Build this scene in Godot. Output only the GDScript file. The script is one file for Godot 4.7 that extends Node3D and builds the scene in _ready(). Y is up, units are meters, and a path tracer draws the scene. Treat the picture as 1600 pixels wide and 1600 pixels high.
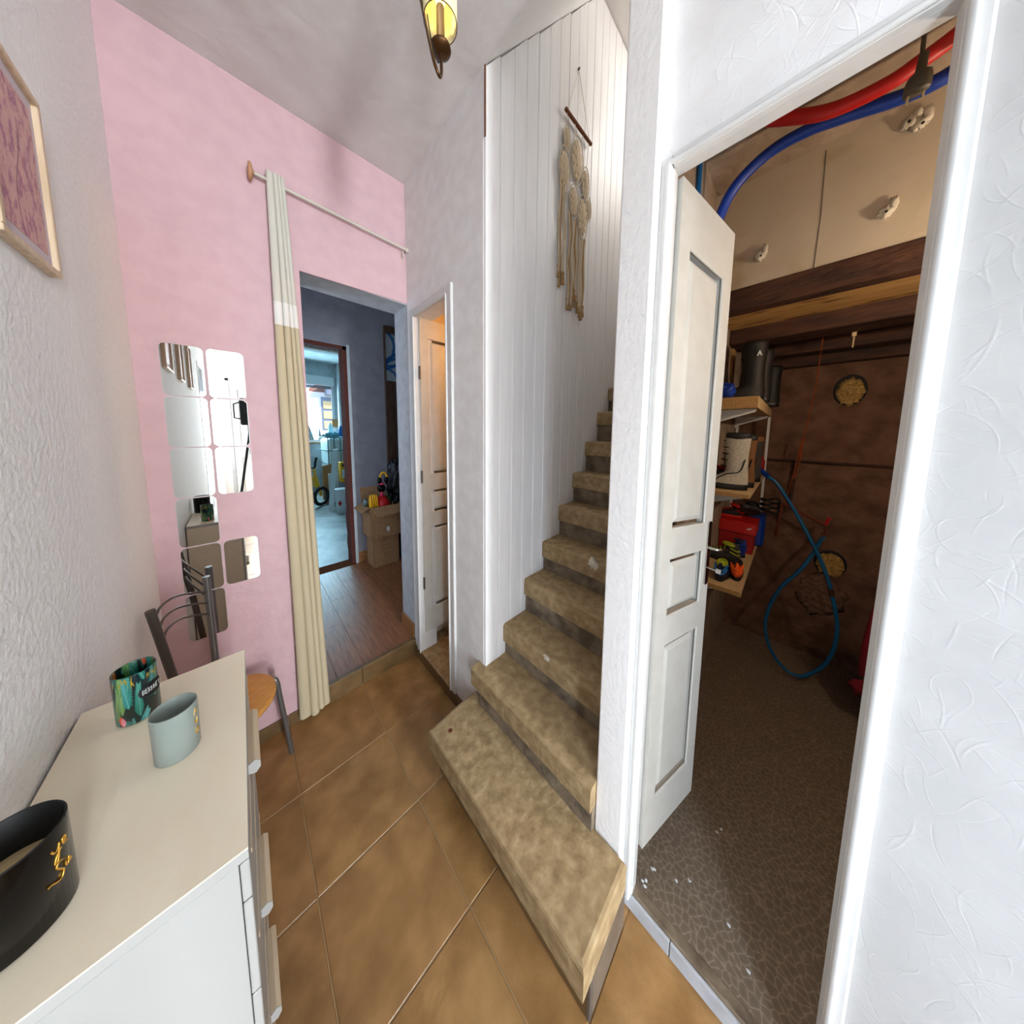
extends Node3D
# A narrow tiled hallway with a pink end wall, a concrete staircase and an open store cupboard.

var used := {}
var rng := RandomNumberGenerator.new()

# ---------------------------------------------------------------- nodes
func numbered(called: String) -> String:
	if not used.has(called):
		used[called] = 0
		return called
	used[called] += 1
	return "%s_%03d" % [called, used[called]]

func thing(called: String, label: String, category: String, at := Vector3.ZERO, group := "") -> Node3D:
	var o := Node3D.new()
	o.name = numbered(called)
	add_child(o)
	o.position = at
	o.set_meta("label", label)
	o.set_meta("category", category)
	if group != "":
		o.set_meta("group", group)
	return o

func shell(called: String, label: String) -> Node3D:
	var o := Node3D.new()
	o.name = called
	add_child(o)
	o.set_meta("label", label)
	o.set_meta("category", called.split("_")[0])
	o.set_meta("kind", "structure")
	return o

func origin_of(n: Node) -> Vector3:
	var p := Vector3.ZERO
	while n != self and n is Node3D:
		p += (n as Node3D).position
		n = n.get_parent()
	return p

# commits a SurfaceTool drawn in world coordinates as one mesh under parent
func put(called: String, st: SurfaceTool, m: Material, parent: Node = null, label := "") -> MeshInstance3D:
	st.generate_normals()
	var o := MeshInstance3D.new()
	o.mesh = st.commit()
	o.material_override = m
	o.cast_shadow = GeometryInstance3D.SHADOW_CASTING_SETTING_ON
	if parent == null:
		o.name = numbered(called)
		add_child(o)
	else:
		o.name = called
		parent.add_child(o, true)
		o.position = -origin_of(parent)
	if label != "":
		o.set_meta("label", label)
	return o

func tag(o: Node, label: String, category: String, group := "") -> void:
	o.set_meta("label", label)
	o.set_meta("category", category)
	if group != "":
		o.set_meta("group", group)

# ---------------------------------------------------------------- shapes
func mb() -> SurfaceTool:
	var st := SurfaceTool.new()
	st.begin(Mesh.PRIMITIVE_TRIANGLES)
	return st

func tri(st: SurfaceTool, a: Vector3, b: Vector3, c: Vector3, ua := Vector2.ZERO, ub := Vector2.ZERO, uc := Vector2.ZERO, sg := -1) -> void:
	st.set_smooth_group(sg)
	st.set_uv(ua)
	st.add_vertex(a)
	st.set_smooth_group(sg)
	st.set_uv(uc)
	st.add_vertex(c)
	st.set_smooth_group(sg)
	st.set_uv(ub)
	st.add_vertex(b)

func tri_out(st: SurfaceTool, a: Vector3, b: Vector3, c: Vector3, mid: Vector3, sg := -1) -> void:
	if (b - a).cross(c - a).dot((a + b + c) / 3.0 - mid) < 0.0:
		tri(st, a, c, b, Vector2.ZERO, Vector2.ZERO, Vector2.ZERO, sg)
	else:
		tri(st, a, b, c, Vector2.ZERO, Vector2.ZERO, Vector2.ZERO, sg)

func quad_out(st: SurfaceTool, a: Vector3, b: Vector3, c: Vector3, d: Vector3, mid: Vector3, sg := -1) -> void:
	tri_out(st, a, b, c, mid, sg)
	tri_out(st, a, c, d, mid, sg)

func hexa(st: SurfaceTool, p: Array) -> void:  # eight corners: four below in order, four above in the same order
	var mid := Vector3.ZERO
	for v in p:
		mid += v
	mid /= 8.0
	quad_out(st, p[0], p[1], p[2], p[3], mid)
	quad_out(st, p[4], p[5], p[6], p[7], mid)
	for i in 4:
		var j := (i + 1) % 4
		quad_out(st, p[i], p[j], p[j + 4], p[i + 4], mid)

func box(st: SurfaceTool, mn: Vector3, mx: Vector3, bev := 0.0, xf := Transform3D()) -> void:
	var c := (mn + mx) / 2.0
	var h := ((mx - mn) / 2.0).abs()
	var b := minf(bev, minf(h.x, minf(h.y, h.z)) * 0.9)
	var mid: Vector3 = xf * c
	if b <= 0.0:
		var q := []
		for y in [-1, 1]:
			for s in [[-1, -1], [1, -1], [1, 1], [-1, 1]]:
				q.append(xf * (c + Vector3(s[0] * h.x, y * h.y, s[1] * h.z)))
		hexa(st, q)
		return
	var f := func(axis: int, s: Vector3) -> Vector3:
		var v := Vector3(s.x * (h.x - b), s.y * (h.y - b), s.z * (h.z - b))
		v[axis] = s[axis] * h[axis]
		return xf * (c + v)
	for axis in 3:
		var u := (axis + 1) % 3
		var w := (axis + 2) % 3
		for s in [-1.0, 1.0]:
			var pts := []
			for k in [[-1.0, -1.0], [1.0, -1.0], [1.0, 1.0], [-1.0, 1.0]]:
				var sv := Vector3.ZERO
				sv[axis] = s
				sv[u] = k[0]
				sv[w] = k[1]
				pts.append(f.call(axis, sv))
			quad_out(st, pts[0], pts[1], pts[2], pts[3], mid)
		for s1 in [-1.0, 1.0]:
			for s2 in [-1.0, 1.0]:
				var sa := Vector3.ZERO
				sa[u] = s1
				sa[w] = s2
				var sb := sa
				sa[axis] = -1.0
				sb[axis] = 1.0
				quad_out(st, f.call(u, sa), f.call(u, sb), f.call(w, sb), f.call(w, sa), mid)
	for x in [-1.0, 1.0]:
		for y in [-1.0, 1.0]:
			for z in [-1.0, 1.0]:
				var sv := Vector3(x, y, z)
				tri_out(st, f.call(0, sv), f.call(1, sv), f.call(2, sv), mid)

# rings of points joined into a skin; closed caps when asked
func skin(st: SurfaceTool, rings: Array, cap_a := true, cap_b := true, sg := 0, uv := false) -> void:
	var n: int = rings[0].size()
	var m := rings.size()
	for i in m - 1:
		for j in n:
			var k := (j + 1) % n
			var a: Vector3 = rings[i][j]
			var b: Vector3 = rings[i][k]
			var c: Vector3 = rings[i + 1][k]
			var d: Vector3 = rings[i + 1][j]
			if uv:
				var u0 := float(j) / n
				var u1 := float(j + 1) / n
				var v0 := 1.0 - float(i) / (m - 1)
				var v1 := 1.0 - float(i + 1) / (m - 1)
				tri(st, a, b, c, Vector2(u0, v0), Vector2(u1, v0), Vector2(u1, v1), sg)
				tri(st, a, c, d, Vector2(u0, v0), Vector2(u1, v1), Vector2(u0, v1), sg)
			else:
				tri(st, a, b, c, Vector2.ZERO, Vector2.ZERO, Vector2.ZERO, sg)
				tri(st, a, c, d, Vector2.ZERO, Vector2.ZERO, Vector2.ZERO, sg)
	for e in [[cap_a, 0, true], [cap_b, m - 1, false]]:
		if e[0]:
			var mid := Vector3.ZERO
			for p in rings[e[1]]:
				mid += p
			mid /= n
			for j in n:
				var k := (j + 1) % n
				if e[2]:
					tri(st, mid, rings[e[1]][k], rings[e[1]][j])
				else:
					tri(st, mid, rings[e[1]][j], rings[e[1]][k])

# profile of (radius, height) turned about a vertical axis
func lathe(st: SurfaceTool, prof: Array, at: Vector3, seg := 24, basis := Basis(), uv := false, cap_top := true) -> void:
	var rings := []
	for p in prof:
		var r := []
		for j in seg:
			var a := TAU * j / seg
			r.append(at + basis * Vector3(sin(a) * p.x, p.y, cos(a) * p.x))
		rings.append(r)
	skin(st, rings, prof[0].x > 0.0005, cap_top and prof[prof.size() - 1].x > 0.0005, 0, uv)

func tube(st: SurfaceTool, pts: Array, r: float, seg := 10, r_end := -1.0) -> void:
	var rings := []
	var up := Vector3.UP
	var t0: Vector3 = (pts[1] - pts[0]).normalized()
	if absf(t0.dot(up)) > 0.9:
		up = Vector3.RIGHT
	var nrm := t0.cross(up).normalized()
	for i in pts.size():
		var t: Vector3
		if i == 0:
			t = t0
		elif i == pts.size() - 1:
			t = (pts[i] - pts[i - 1]).normalized()
		else:
			t = ((pts[i + 1] - pts[i]).normalized() + (pts[i] - pts[i - 1]).normalized()).normalized()
		nrm = (nrm - t * nrm.dot(t)).normalized()
		var bi := t.cross(nrm)
		var rr := r if r_end < 0.0 else lerpf(r, r_end, float(i) / (pts.size() - 1))
		var ring := []
		for j in seg:
			var a := TAU * j / seg
			ring.append(pts[i] + (nrm * cos(a) + bi * sin(a)) * rr)
		rings.append(ring)
	skin(st, rings)

func smooth_path(pts: Array, per := 6) -> Array:  # Catmull-Rom through the points
	var out := []
	for i in pts.size() - 1:
		var a: Vector3 = pts[maxi(i - 1, 0)]
		var b: Vector3 = pts[i]
		var c: Vector3 = pts[i + 1]
		var d: Vector3 = pts[mini(i + 2, pts.size() - 1)]
		for k in per:
			out.append(b.cubic_interpolate(c, a, d, float(k) / per))
	out.append(pts[pts.size() - 1])
	return out

# outline in a plane, given a thickness: o origin, u and v the plane's axes, w the thickness vector
func slab(st: SurfaceTool, poly: PackedVector2Array, o: Vector3, u: Vector3, v: Vector3, w: Vector3, sg := -1, uvs := false) -> void:
	var idx := Geometry2D.triangulate_polygon(poly)
	var flip := u.cross(v).dot(w) < 0.0
	var rect := Rect2(poly[0], Vector2.ZERO)
	for p in poly:
		rect = rect.expand(p)
	var at := func(p: Vector2, k: float) -> Vector3: return o + u * p.x + v * p.y + w * k
	var tx := func(p: Vector2) -> Vector2: return Vector2((p.x - rect.position.x) / rect.size.x, 1.0 - (p.y - rect.position.y) / rect.size.y)
	for i in range(0, idx.size(), 3):
		var a := poly[idx[i]]
		var b := poly[idx[i + 1]]
		var c := poly[idx[i + 2]]
		if ((b - a).cross(c - a) < 0.0) != flip:
			var t := b
			b = c
			c = t
		tri(st, at.call(a, 1.0), at.call(b, 1.0), at.call(c, 1.0), tx.call(a), tx.call(b), tx.call(c))
		tri(st, at.call(a, 0.0), at.call(c, 0.0), at.call(b, 0.0), tx.call(a), tx.call(c), tx.call(b))
	var mid := Vector2.ZERO
	for p in poly:
		mid += p
	mid /= poly.size()
	var ccw := not Geometry2D.is_polygon_clockwise(poly)
	for i in poly.size():
		var a := poly[i]
		var b := poly[(i + 1) % poly.size()]
		if ccw == flip:
			var t := a
			a = b
			b = t
		tri(st, at.call(a, 0.0), at.call(b, 0.0), at.call(b, 1.0), Vector2.ZERO, Vector2.ZERO, Vector2.ZERO, sg)
		tri(st, at.call(a, 0.0), at.call(b, 1.0), at.call(a, 1.0), Vector2.ZERO, Vector2.ZERO, Vector2.ZERO, sg)

func round_rect(x0: float, y0: float, x1: float, y1: float, r: float, n := 5) -> PackedVector2Array:
	var p := PackedVector2Array()
	for c in [[x1 - r, y1 - r, 0.0], [x0 + r, y1 - r, PI / 2], [x0 + r, y0 + r, PI], [x1 - r, y0 + r, 3 * PI / 2]]:
		for k in n + 1:
			var a: float = c[2] + PI / 2 * k / n
			p.append(Vector2(c[0] + r * cos(a), c[1] + r * sin(a)))
	return p

func ball(st: SurfaceTool, c: Vector3, r: Vector3, seg := 14, rows := 9) -> void:
	var rings := []
	for i in rows + 1:
		var t := PI * i / rows - PI / 2
		var ring := []
		for j in seg:
			var a := TAU * j / seg
			ring.append(c + Vector3(sin(a) * cos(t) * r.x, sin(t) * r.y, cos(a) * cos(t) * r.z))
		rings.append(ring)
	skin(st, rings, false, false)

# a ball with an uneven skin (rags, foam, bags)
func lump(st: SurfaceTool, c: Vector3, r: Vector3, rough: float, freq: float, sd: int, seg := 28, rows := 18) -> void:
	var nz := FastNoiseLite.new()
	nz.seed = sd
	nz.frequency = freq
	nz.fractal_octaves = 3
	var rings := []
	for i in rows + 1:
		var t := PI * i / rows - PI / 2
		var ring := []
		for j in seg:
			var a := TAU * j / seg
			var d := Vector3(sin(a) * cos(t), sin(t), cos(a) * cos(t))
			var k := 1.0 + rough * nz.get_noise_3d(d.x, d.y, d.z)
			ring.append(c + d * r * k)
		rings.append(ring)
	skin(st, rings, false, false)

# ---------------------------------------------------------------- materials
func ntex(sd: int, freq: float, cols: Array, offs: Array, kind := FastNoiseLite.TYPE_SIMPLEX_SMOOTH, oct := 5, size := 512, ret := -1) -> NoiseTexture2D:
	var nz := FastNoiseLite.new()
	nz.seed = sd
	nz.noise_type = kind
	nz.frequency = freq
	nz.fractal_octaves = oct
	if ret >= 0:
		nz.cellular_return_type = ret
		nz.fractal_type = FastNoiseLite.FRACTAL_NONE
	var t := NoiseTexture2D.new()
	t.width = size
	t.height = size
	t.seamless = true
	t.noise = nz
	var g := Gradient.new()
	g.offsets = PackedFloat32Array(offs)
	g.colors = PackedColorArray(cols)
	t.color_ramp = g
	return t

func nrm_tex(sd: int, freq: float, strength: float, kind := FastNoiseLite.TYPE_SIMPLEX_SMOOTH, oct := 5, size := 512) -> NoiseTexture2D:
	var nz := FastNoiseLite.new()
	nz.seed = sd
	nz.noise_type = kind
	nz.frequency = freq
	nz.fractal_octaves = oct
	var t := NoiseTexture2D.new()
	t.width = size
	t.height = size
	t.seamless = true
	t.noise = nz
	t.as_normal_map = true
	t.bump_strength = strength
	return t

func mat(c: Color, rough := 0.7, metal := 0.0) -> StandardMaterial3D:
	var m := StandardMaterial3D.new()
	m.albedo_color = c
	m.roughness = rough
	m.metallic = metal
	return m

func tmat(tex: Texture2D, scale: Vector3, rough := 0.8, nt: Texture2D = null, ns := 1.0, tint := Color.WHITE) -> StandardMaterial3D:
	var m := mat(tint, rough)
	m.uv1_triplanar = true
	m.uv1_world_triplanar = true
	m.uv1_scale = scale
	if tex:
		m.albedo_texture = tex
	if nt:
		m.normal_enabled = true
		m.normal_texture = nt
		m.normal_scale = ns
	return m

func g(v: float) -> Color:
	return Color(v, v, v)

# trowelled plaster: arcs of raised strokes over a fine grain
func trowel(sd: int, size: int, strokes: int, spread: float, upright := false) -> ImageTexture:
	var r := RandomNumberGenerator.new()
	r.seed = sd
	var h := PackedFloat32Array()
	h.resize(size * size)
	var nz := FastNoiseLite.new()
	nz.seed = sd
	nz.frequency = 0.06
	for y in size:
		for x in size:
			h[y * size + x] = 0.5 + 0.05 * nz.get_noise_2d(x, y)
	for i in strokes:
		var cx := r.randf() * size
		var cy := r.randf() * size
		var rad := r.randf_range(30.0, spread)
		var a := r.randf() * TAU
		if upright:
			rad = 3000.0
			a = r.randf_range(-0.003, 0.003)
		var arc := r.randf_range(20.0, 150.0) / rad
		var hgt := r.randf_range(0.02, 0.13) * (1.0 if r.randf() < 0.65 else -1.0)
		var wd := 1 if r.randf() < 0.8 else 2
		var steps := int(arc * rad)
		for k in steps:
			var b := a + arc * k / steps
			var px := cx + rad * (cos(b) - cos(a))
			var py := cy + rad * (sin(b) - sin(a))
			var fade := sin(PI * k / steps)
			for dx in range(-wd, wd + 1):
				for dy in range(-wd, wd + 1):
					var qx := posmod(int(px) + dx, size)
					var qy := posmod(int(py) + dy, size)
					h[qy * size + qx] += hgt * fade / (1.5 + dx * dx + dy * dy) * 0.7
	var im := Image.create(size, size, false, Image.FORMAT_RGBA8)
	for y in size:
		for x in size:
			var v := clampf(h[y * size + x], 0.0, 1.0)
			im.set_pixel(x, y, Color(v, v, v))
	im.bump_map_to_normal_map(9.0)
	return ImageTexture.create_from_image(im)

var M := {}

func make_materials() -> void:
	var swirl := trowel(3, 1024, 1500, 240.0)
	var upright := trowel(8, 512, 700, 100.0, true)
	var grain := nrm_tex(5, 0.035, 5.0, FastNoiseLite.TYPE_SIMPLEX_SMOOTH, 4)
	var fine := nrm_tex(6, 0.09, 3.0)
	var pebble := nrm_tex(15, 0.055, 5.0, FastNoiseLite.TYPE_SIMPLEX_SMOOTH, 3)
	var soft := nrm_tex(9, 0.015, 3.0)
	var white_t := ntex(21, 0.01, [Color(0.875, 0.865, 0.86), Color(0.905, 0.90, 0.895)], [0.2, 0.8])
	M.white_rough_dimmed = tmat(ntex(20, 0.01, [Color(0.665, 0.655, 0.645), Color(0.685, 0.675, 0.665)], [0.2, 0.8]), Vector3(1.2, 1.2, 1.2), 0.85, swirl, 0.24)  # same white paint, its colour darkened to offset the strong light here
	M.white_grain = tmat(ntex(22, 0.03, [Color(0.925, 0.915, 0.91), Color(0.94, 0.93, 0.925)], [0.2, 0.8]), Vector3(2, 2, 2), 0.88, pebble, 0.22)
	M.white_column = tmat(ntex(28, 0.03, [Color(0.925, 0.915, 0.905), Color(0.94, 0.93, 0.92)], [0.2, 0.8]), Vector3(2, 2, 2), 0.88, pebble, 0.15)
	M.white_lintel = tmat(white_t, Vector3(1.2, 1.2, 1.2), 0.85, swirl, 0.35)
	M.white_upright = tmat(white_t, Vector3(2, 2, 2), 0.85, upright, 0.3)
	M.ceiling = tmat(ntex(23, 0.008, [Color(0.80, 0.775, 0.76), Color(0.83, 0.81, 0.795)], [0.2, 0.8]), Vector3(1, 1, 1), 0.9, soft, 0.5)
	M.pink = tmat(ntex(24, 0.012, [Color(0.765, 0.635, 0.65), Color(0.785, 0.655, 0.67)], [0.2, 0.8]), Vector3(1.5, 1.5, 1.5), 0.85, soft, 0.7)
	M.paint = tmat(ntex(25, 0.01, [Color(0.80, 0.795, 0.785), Color(0.825, 0.82, 0.81)], [0.2, 0.8]), Vector3(2, 2, 2), 0.45, soft, 0.15)
	M.cream_paint = tmat(ntex(26, 0.01, [Color(0.785, 0.775, 0.735), Color(0.81, 0.80, 0.765)], [0.2, 0.8]), Vector3(2, 2, 2), 0.4, soft, 0.12)
	M.plank = tmat(ntex(27, 0.01, [Color(0.915, 0.905, 0.90), Color(0.935, 0.925, 0.92)], [0.2, 0.8]), Vector3(5, 0.6, 5), 0.5, soft, 0.2)
	var tile_cols := [Color(0.52, 0.38, 0.215), Color(0.575, 0.43, 0.255), Color(0.63, 0.48, 0.295)]
	M.tile = tmat(ntex(31, 0.006, tile_cols, [0.15, 0.5, 0.85], FastNoiseLite.TYPE_SIMPLEX_SMOOTH, 7, 1024), Vector3(1.3, 1.3, 1.3), 0.34, fine, 0.12)
	M.tile_b = tmat(ntex(32, 0.007, [Color(0.52, 0.38, 0.22), Color(0.57, 0.425, 0.255), Color(0.635, 0.48, 0.30)], [0.15, 0.5, 0.85], FastNoiseLite.TYPE_SIMPLEX_SMOOTH, 6), Vector3(1.7, 1.7, 1.7), 0.36, fine, 0.12)
	M.tile_dark = tmat(ntex(33, 0.01, [Color(0.37, 0.285, 0.175), Color(0.45, 0.35, 0.22)], [0.2, 0.8], FastNoiseLite.TYPE_SIMPLEX_SMOOTH, 6), Vector3(1.7, 1.7, 1.7), 0.36)
	M.tile_end = tmat(ntex(34, 0.01, [Color(0.36, 0.32, 0.28), Color(0.43, 0.385, 0.34)], [0.2, 0.8]), Vector3(1.7, 1.7, 1.7), 0.36)
	M.grout = mat(Color(0.62, 0.52, 0.38), 0.9)
	var conc := [Color(0.53, 0.435, 0.30), Color(0.59, 0.495, 0.35), Color(0.63, 0.535, 0.39), Color(0.69, 0.60, 0.455)]
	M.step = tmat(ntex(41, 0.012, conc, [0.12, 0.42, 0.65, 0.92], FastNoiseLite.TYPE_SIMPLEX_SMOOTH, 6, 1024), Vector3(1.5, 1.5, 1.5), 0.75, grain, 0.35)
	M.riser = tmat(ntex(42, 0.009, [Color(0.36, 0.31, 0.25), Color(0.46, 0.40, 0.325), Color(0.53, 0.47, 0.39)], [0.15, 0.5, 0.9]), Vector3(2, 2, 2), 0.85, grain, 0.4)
	# the cupboard
	M.patch = tmat(ntex(60, 0.02, [Color(0.36, 0.25, 0.19), Color(0.50, 0.39, 0.32)], [0.2, 0.8]), Vector3(3, 3, 3), 0.9, grain, 0.8)
	M.crackle = tmat(ntex(51, 0.035, [Color(0.60, 0.55, 0.48), Color(0.47, 0.415, 0.35), Color(0.43, 0.375, 0.31)], [0.0, 0.13, 0.8], FastNoiseLite.TYPE_CELLULAR, 1, 1024, FastNoiseLite.RETURN_DISTANCE2_SUB), Vector3(1.5, 1.5, 1.5), 0.5, fine, 0.2)
	M.dark_concrete = tmat(ntex(52, 0.008, [Color(0.34, 0.235, 0.175), Color(0.42, 0.30, 0.23), Color(0.47, 0.345, 0.27)], [0.15, 0.5, 0.85], FastNoiseLite.TYPE_SIMPLEX_SMOOTH, 6, 1024), Vector3(0.9, 0.9, 0.9), 0.85, grain, 0.6)
	M.cream_wall = tmat(ntex(53, 0.006, [Color(0.66, 0.58, 0.44), Color(0.765, 0.71, 0.615), Color(0.79, 0.74, 0.655)], [0.05, 0.3, 0.8]), Vector3(0.8, 0.8, 0.8), 0.7, soft, 0.3)
	M.beige_grey = tmat(ntex(54, 0.01, [Color(0.54, 0.47, 0.40), Color(0.62, 0.55, 0.48)], [0.2, 0.8]), Vector3(1.4, 1.4, 1.4), 0.85, grain, 0.5)
	M.beam = tmat(ntex(55, 0.01, [Color(0.17, 0.085, 0.04), Color(0.27, 0.145, 0.075), Color(0.33, 0.20, 0.11)], [0.2, 0.55, 0.95]), Vector3(3, 3, 0.6), 0.7, grain, 0.4)
	M.board = tmat(ntex(56, 0.012, [Color(0.40, 0.25, 0.11), Color(0.76, 0.58, 0.34), Color(0.82, 0.65, 0.41)], [0.18, 0.34, 0.8]), Vector3(2.5, 2, 0.7), 0.7)
	M.chip = tmat(ntex(57, 0.09, [Color(0.46, 0.32, 0.16), Color(0.68, 0.52, 0.31), Color(0.78, 0.64, 0.42)], [0.2, 0.5, 0.8], FastNoiseLite.TYPE_CELLULAR, 2), Vector3(7, 7, 7), 0.8)
	M.chip_face = tmat(ntex(58, 0.03, [Color(0.72, 0.60, 0.42), Color(0.80, 0.70, 0.53)], [0.2, 0.8]), Vector3(4, 4, 4), 0.6)
	M.foam = tmat(ntex(59, 0.02, [Color(0.52, 0.38, 0.18), Color(0.80, 0.66, 0.40)], [0.2, 0.8]), Vector3(6, 6, 6), 0.9)
	# grey room and garage
	M.grey_wall = tmat(ntex(61, 0.01, [Color(0.485, 0.485, 0.515), Color(0.53, 0.53, 0.56)], [0.2, 0.8]), Vector3(1, 1, 1), 0.85, soft, 0.5)
	M.jamb_grey = tmat(ntex(62, 0.01, [Color(0.66, 0.665, 0.68), Color(0.72, 0.725, 0.74)], [0.2, 0.8]), Vector3(2, 2, 2), 0.8, soft, 0.5)
	M.laminate = tmat(ntex(63, 0.012, [Color(0.40, 0.23, 0.13), Color(0.52, 0.325, 0.20), Color(0.58, 0.375, 0.24)], [0.15, 0.5, 0.9]), Vector3(7, 5, 0.7), 0.36, soft, 0.04)
	M.laminate.metallic_specular = 0.7
	M.oak = tmat(ntex(64, 0.012, [Color(0.50, 0.33, 0.17), Color(0.62, 0.43, 0.245)], [0.2, 0.8]), Vector3(1, 8, 8), 0.5)
	M.brown_wood = tmat(ntex(65, 0.012, [Color(0.17, 0.10, 0.05), Color(0.30, 0.19, 0.095)], [0.2, 0.8]), Vector3(9, 0.8, 9), 0.6)
	M.threshold = mat(Color(0.33, 0.19, 0.10), 0.95)
	M.threshold.metallic_specular = 0.15
	M.redbrown = tmat(ntex(66, 0.03, [Color(0.24, 0.085, 0.05), Color(0.42, 0.17, 0.105)], [0.2, 0.8]), Vector3(5, 5, 5), 0.8, grain, 0.7)
	M.garage_floor = tmat(ntex(67, 0.006, [Color(0.52, 0.53, 0.52), Color(0.70, 0.71, 0.69)], [0.2, 0.8]), Vector3(0.7, 0.7, 0.7), 0.4)
	M.garage_wall = tmat(ntex(68, 0.01, [Color(0.68, 0.71, 0.72), Color(0.74, 0.765, 0.775)], [0.2, 0.8]), Vector3(1, 1, 1), 0.85)
	M.card = tmat(ntex(69, 0.02, [Color(0.56, 0.42, 0.28), Color(0.64, 0.49, 0.34)], [0.2, 0.8]), Vector3(3, 3, 3), 0.85)
	# small things
	M.dresser = tmat(ntex(71, 0.01, [Color(0.925, 0.88, 0.785), Color(0.935, 0.895, 0.805)], [0.2, 0.8]), Vector3(3, 3, 1), 0.45)
	M.dresser_white = mat(Color(0.69, 0.69, 0.68), 0.4)
	M.birch = tmat(ntex(72, 0.01, [Color(0.78, 0.70, 0.585), Color(0.84, 0.765, 0.655)], [0.2, 0.8]), Vector3(8, 8, 1), 0.5)
	M.gap = mat(Color(0.10, 0.09, 0.08), 0.9)
	M.steel = mat(Color(0.50, 0.50, 0.505), 0.32, 0.75)
	M.steel_dark = mat(Color(0.36, 0.33, 0.31), 0.4, 0.6)
	M.chrome = mat(Color(0.75, 0.74, 0.72), 0.18, 1.0)
	M.brass = mat(Color(0.33, 0.22, 0.12), 0.35, 0.8)
	M.gold = mat(Color(0.86, 0.66, 0.28), 0.3, 0.8)
	M.mirror = mat(Color(0.86, 0.87, 0.86), 0.015, 1.0)
	M.mirror_edge = mat(Color(0.62, 0.66, 0.64), 0.3, 0.4)
	M.seat_wood = tmat(ntex(73, 0.01, [Color(0.76, 0.53, 0.25), Color(0.82, 0.60, 0.31)], [0.2, 0.8]), Vector3(2, 4, 8), 0.4)
	M.black_gloss = mat(Color(0.022, 0.014, 0.012), 0.14)
	M.black_gloss.metallic_specular = 0.3
	M.black = mat(Color(0.03, 0.03, 0.032), 0.6)
	M.black_rubber = mat(Color(0.045, 0.042, 0.04), 0.45)
	M.wax = mat(Color(0.83, 0.73, 0.55), 0.6)
	M.grey_green = mat(Color(0.56, 0.60, 0.575), 0.35)
	M.curtain_low = tmat(ntex(74, 0.05, [Color(0.70, 0.645, 0.535), Color(0.725, 0.67, 0.56)], [0.2, 0.8]), Vector3(9, 9, 9), 0.95)
	M.curtain_up = tmat(ntex(75, 0.05, [Color(0.755, 0.735, 0.69), Color(0.775, 0.755, 0.71)], [0.2, 0.8]), Vector3(9, 9, 9), 0.95)
	M.curtain_tape = mat(Color(0.84, 0.825, 0.80), 0.95)
	M.rod = mat(Color(0.76, 0.735, 0.675), 0.5)
	M.knob_wood = mat(Color(0.72, 0.53, 0.38), 0.5)
	M.frame_wood = tmat(ntex(76, 0.01, [Color(0.78, 0.68, 0.56), Color(0.85, 0.755, 0.64)], [0.2, 0.8]), Vector3(10, 1, 10), 0.5)
	M.mat_board = mat(Color(0.80, 0.74, 0.765), 0.8)
	M.cord = mat(Color(0.85, 0.77, 0.65), 0.95)
	M.cord_dark = mat(Color(0.70, 0.56, 0.38), 0.95)
	M.cord_pale = mat(Color(0.87, 0.81, 0.72), 0.95)
	M.stick = mat(Color(0.47, 0.25, 0.12), 0.7)
	M.shade = mat(Color(0.97, 0.94, 0.74), 0.25)
	M.shade.backlight_enabled = true
	M.shade.backlight = Color(0.5, 0.44, 0.24)
	M.bulb = mat(Color(1, 0.95, 0.8), 0.4)
	M.bulb.emission_enabled = true
	M.bulb.emission = Color(1.0, 0.86, 0.55)
	M.bulb.emission_energy_multiplier = 3.0
	M.red = mat(Color(0.72, 0.05, 0.04), 0.45)
	M.red_dark = mat(Color(0.60, 0.045, 0.04), 0.6)
	M.blue = mat(Color(0.02, 0.20, 0.56), 0.4)
	M.hose = mat(Color(0.05, 0.36, 0.55), 0.35)
	M.navy = mat(Color(0.03, 0.08, 0.22), 0.5)
	M.sky_blue = mat(Color(0.06, 0.42, 0.72), 0.5)
	M.orange = mat(Color(0.95, 0.36, 0.06), 0.6)
	M.lime = mat(Color(0.62, 0.66, 0.12), 0.6)
	M.yellow = mat(Color(0.92, 0.68, 0.06), 0.5)
	M.boot_white = tmat(ntex(77, 0.02, [Color(0.62, 0.60, 0.54), Color(0.74, 0.72, 0.66)], [0.2, 0.8]), Vector3(8, 8, 8), 0.85)
	M.boot_tan = mat(Color(0.45, 0.29, 0.15), 0.8)
	M.dark_brown = mat(Color(0.065, 0.042, 0.028), 0.6)
	M.pale_cloth = mat(Color(0.45, 0.72, 0.80), 0.9)
	M.grey_dark = mat(Color(0.20, 0.19, 0.18), 0.8)
	M.rust = tmat(ntex(78, 0.04, [Color(0.30, 0.13, 0.07), Color(0.50, 0.23, 0.12)], [0.2, 0.8]), Vector3(8, 8, 8), 0.8)
	M.twine = mat(Color(0.62, 0.27, 0.08), 0.9)
	M.pink_cloth = mat(Color(0.50, 0.045, 0.12), 0.9)
	M.white_plastic = mat(Color(0.84, 0.85, 0.85), 0.4)
	M.plug = mat(Color(0.27, 0.24, 0.19), 0.5)
	M.pin = mat(Color(0.86, 0.80, 0.62), 0.3, 0.7)
	M.filler = mat(Color(0.80, 0.77, 0.70), 0.8)
	M.tank = mat(Color(0.88, 0.91, 0.90), 0.35)
	M.tank.backlight_enabled = true
	M.tank.backlight = Color(0.5, 0.6, 0.6)
	M.cage = mat(Color(0.42, 0.50, 0.52), 0.4, 0.5)
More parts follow.
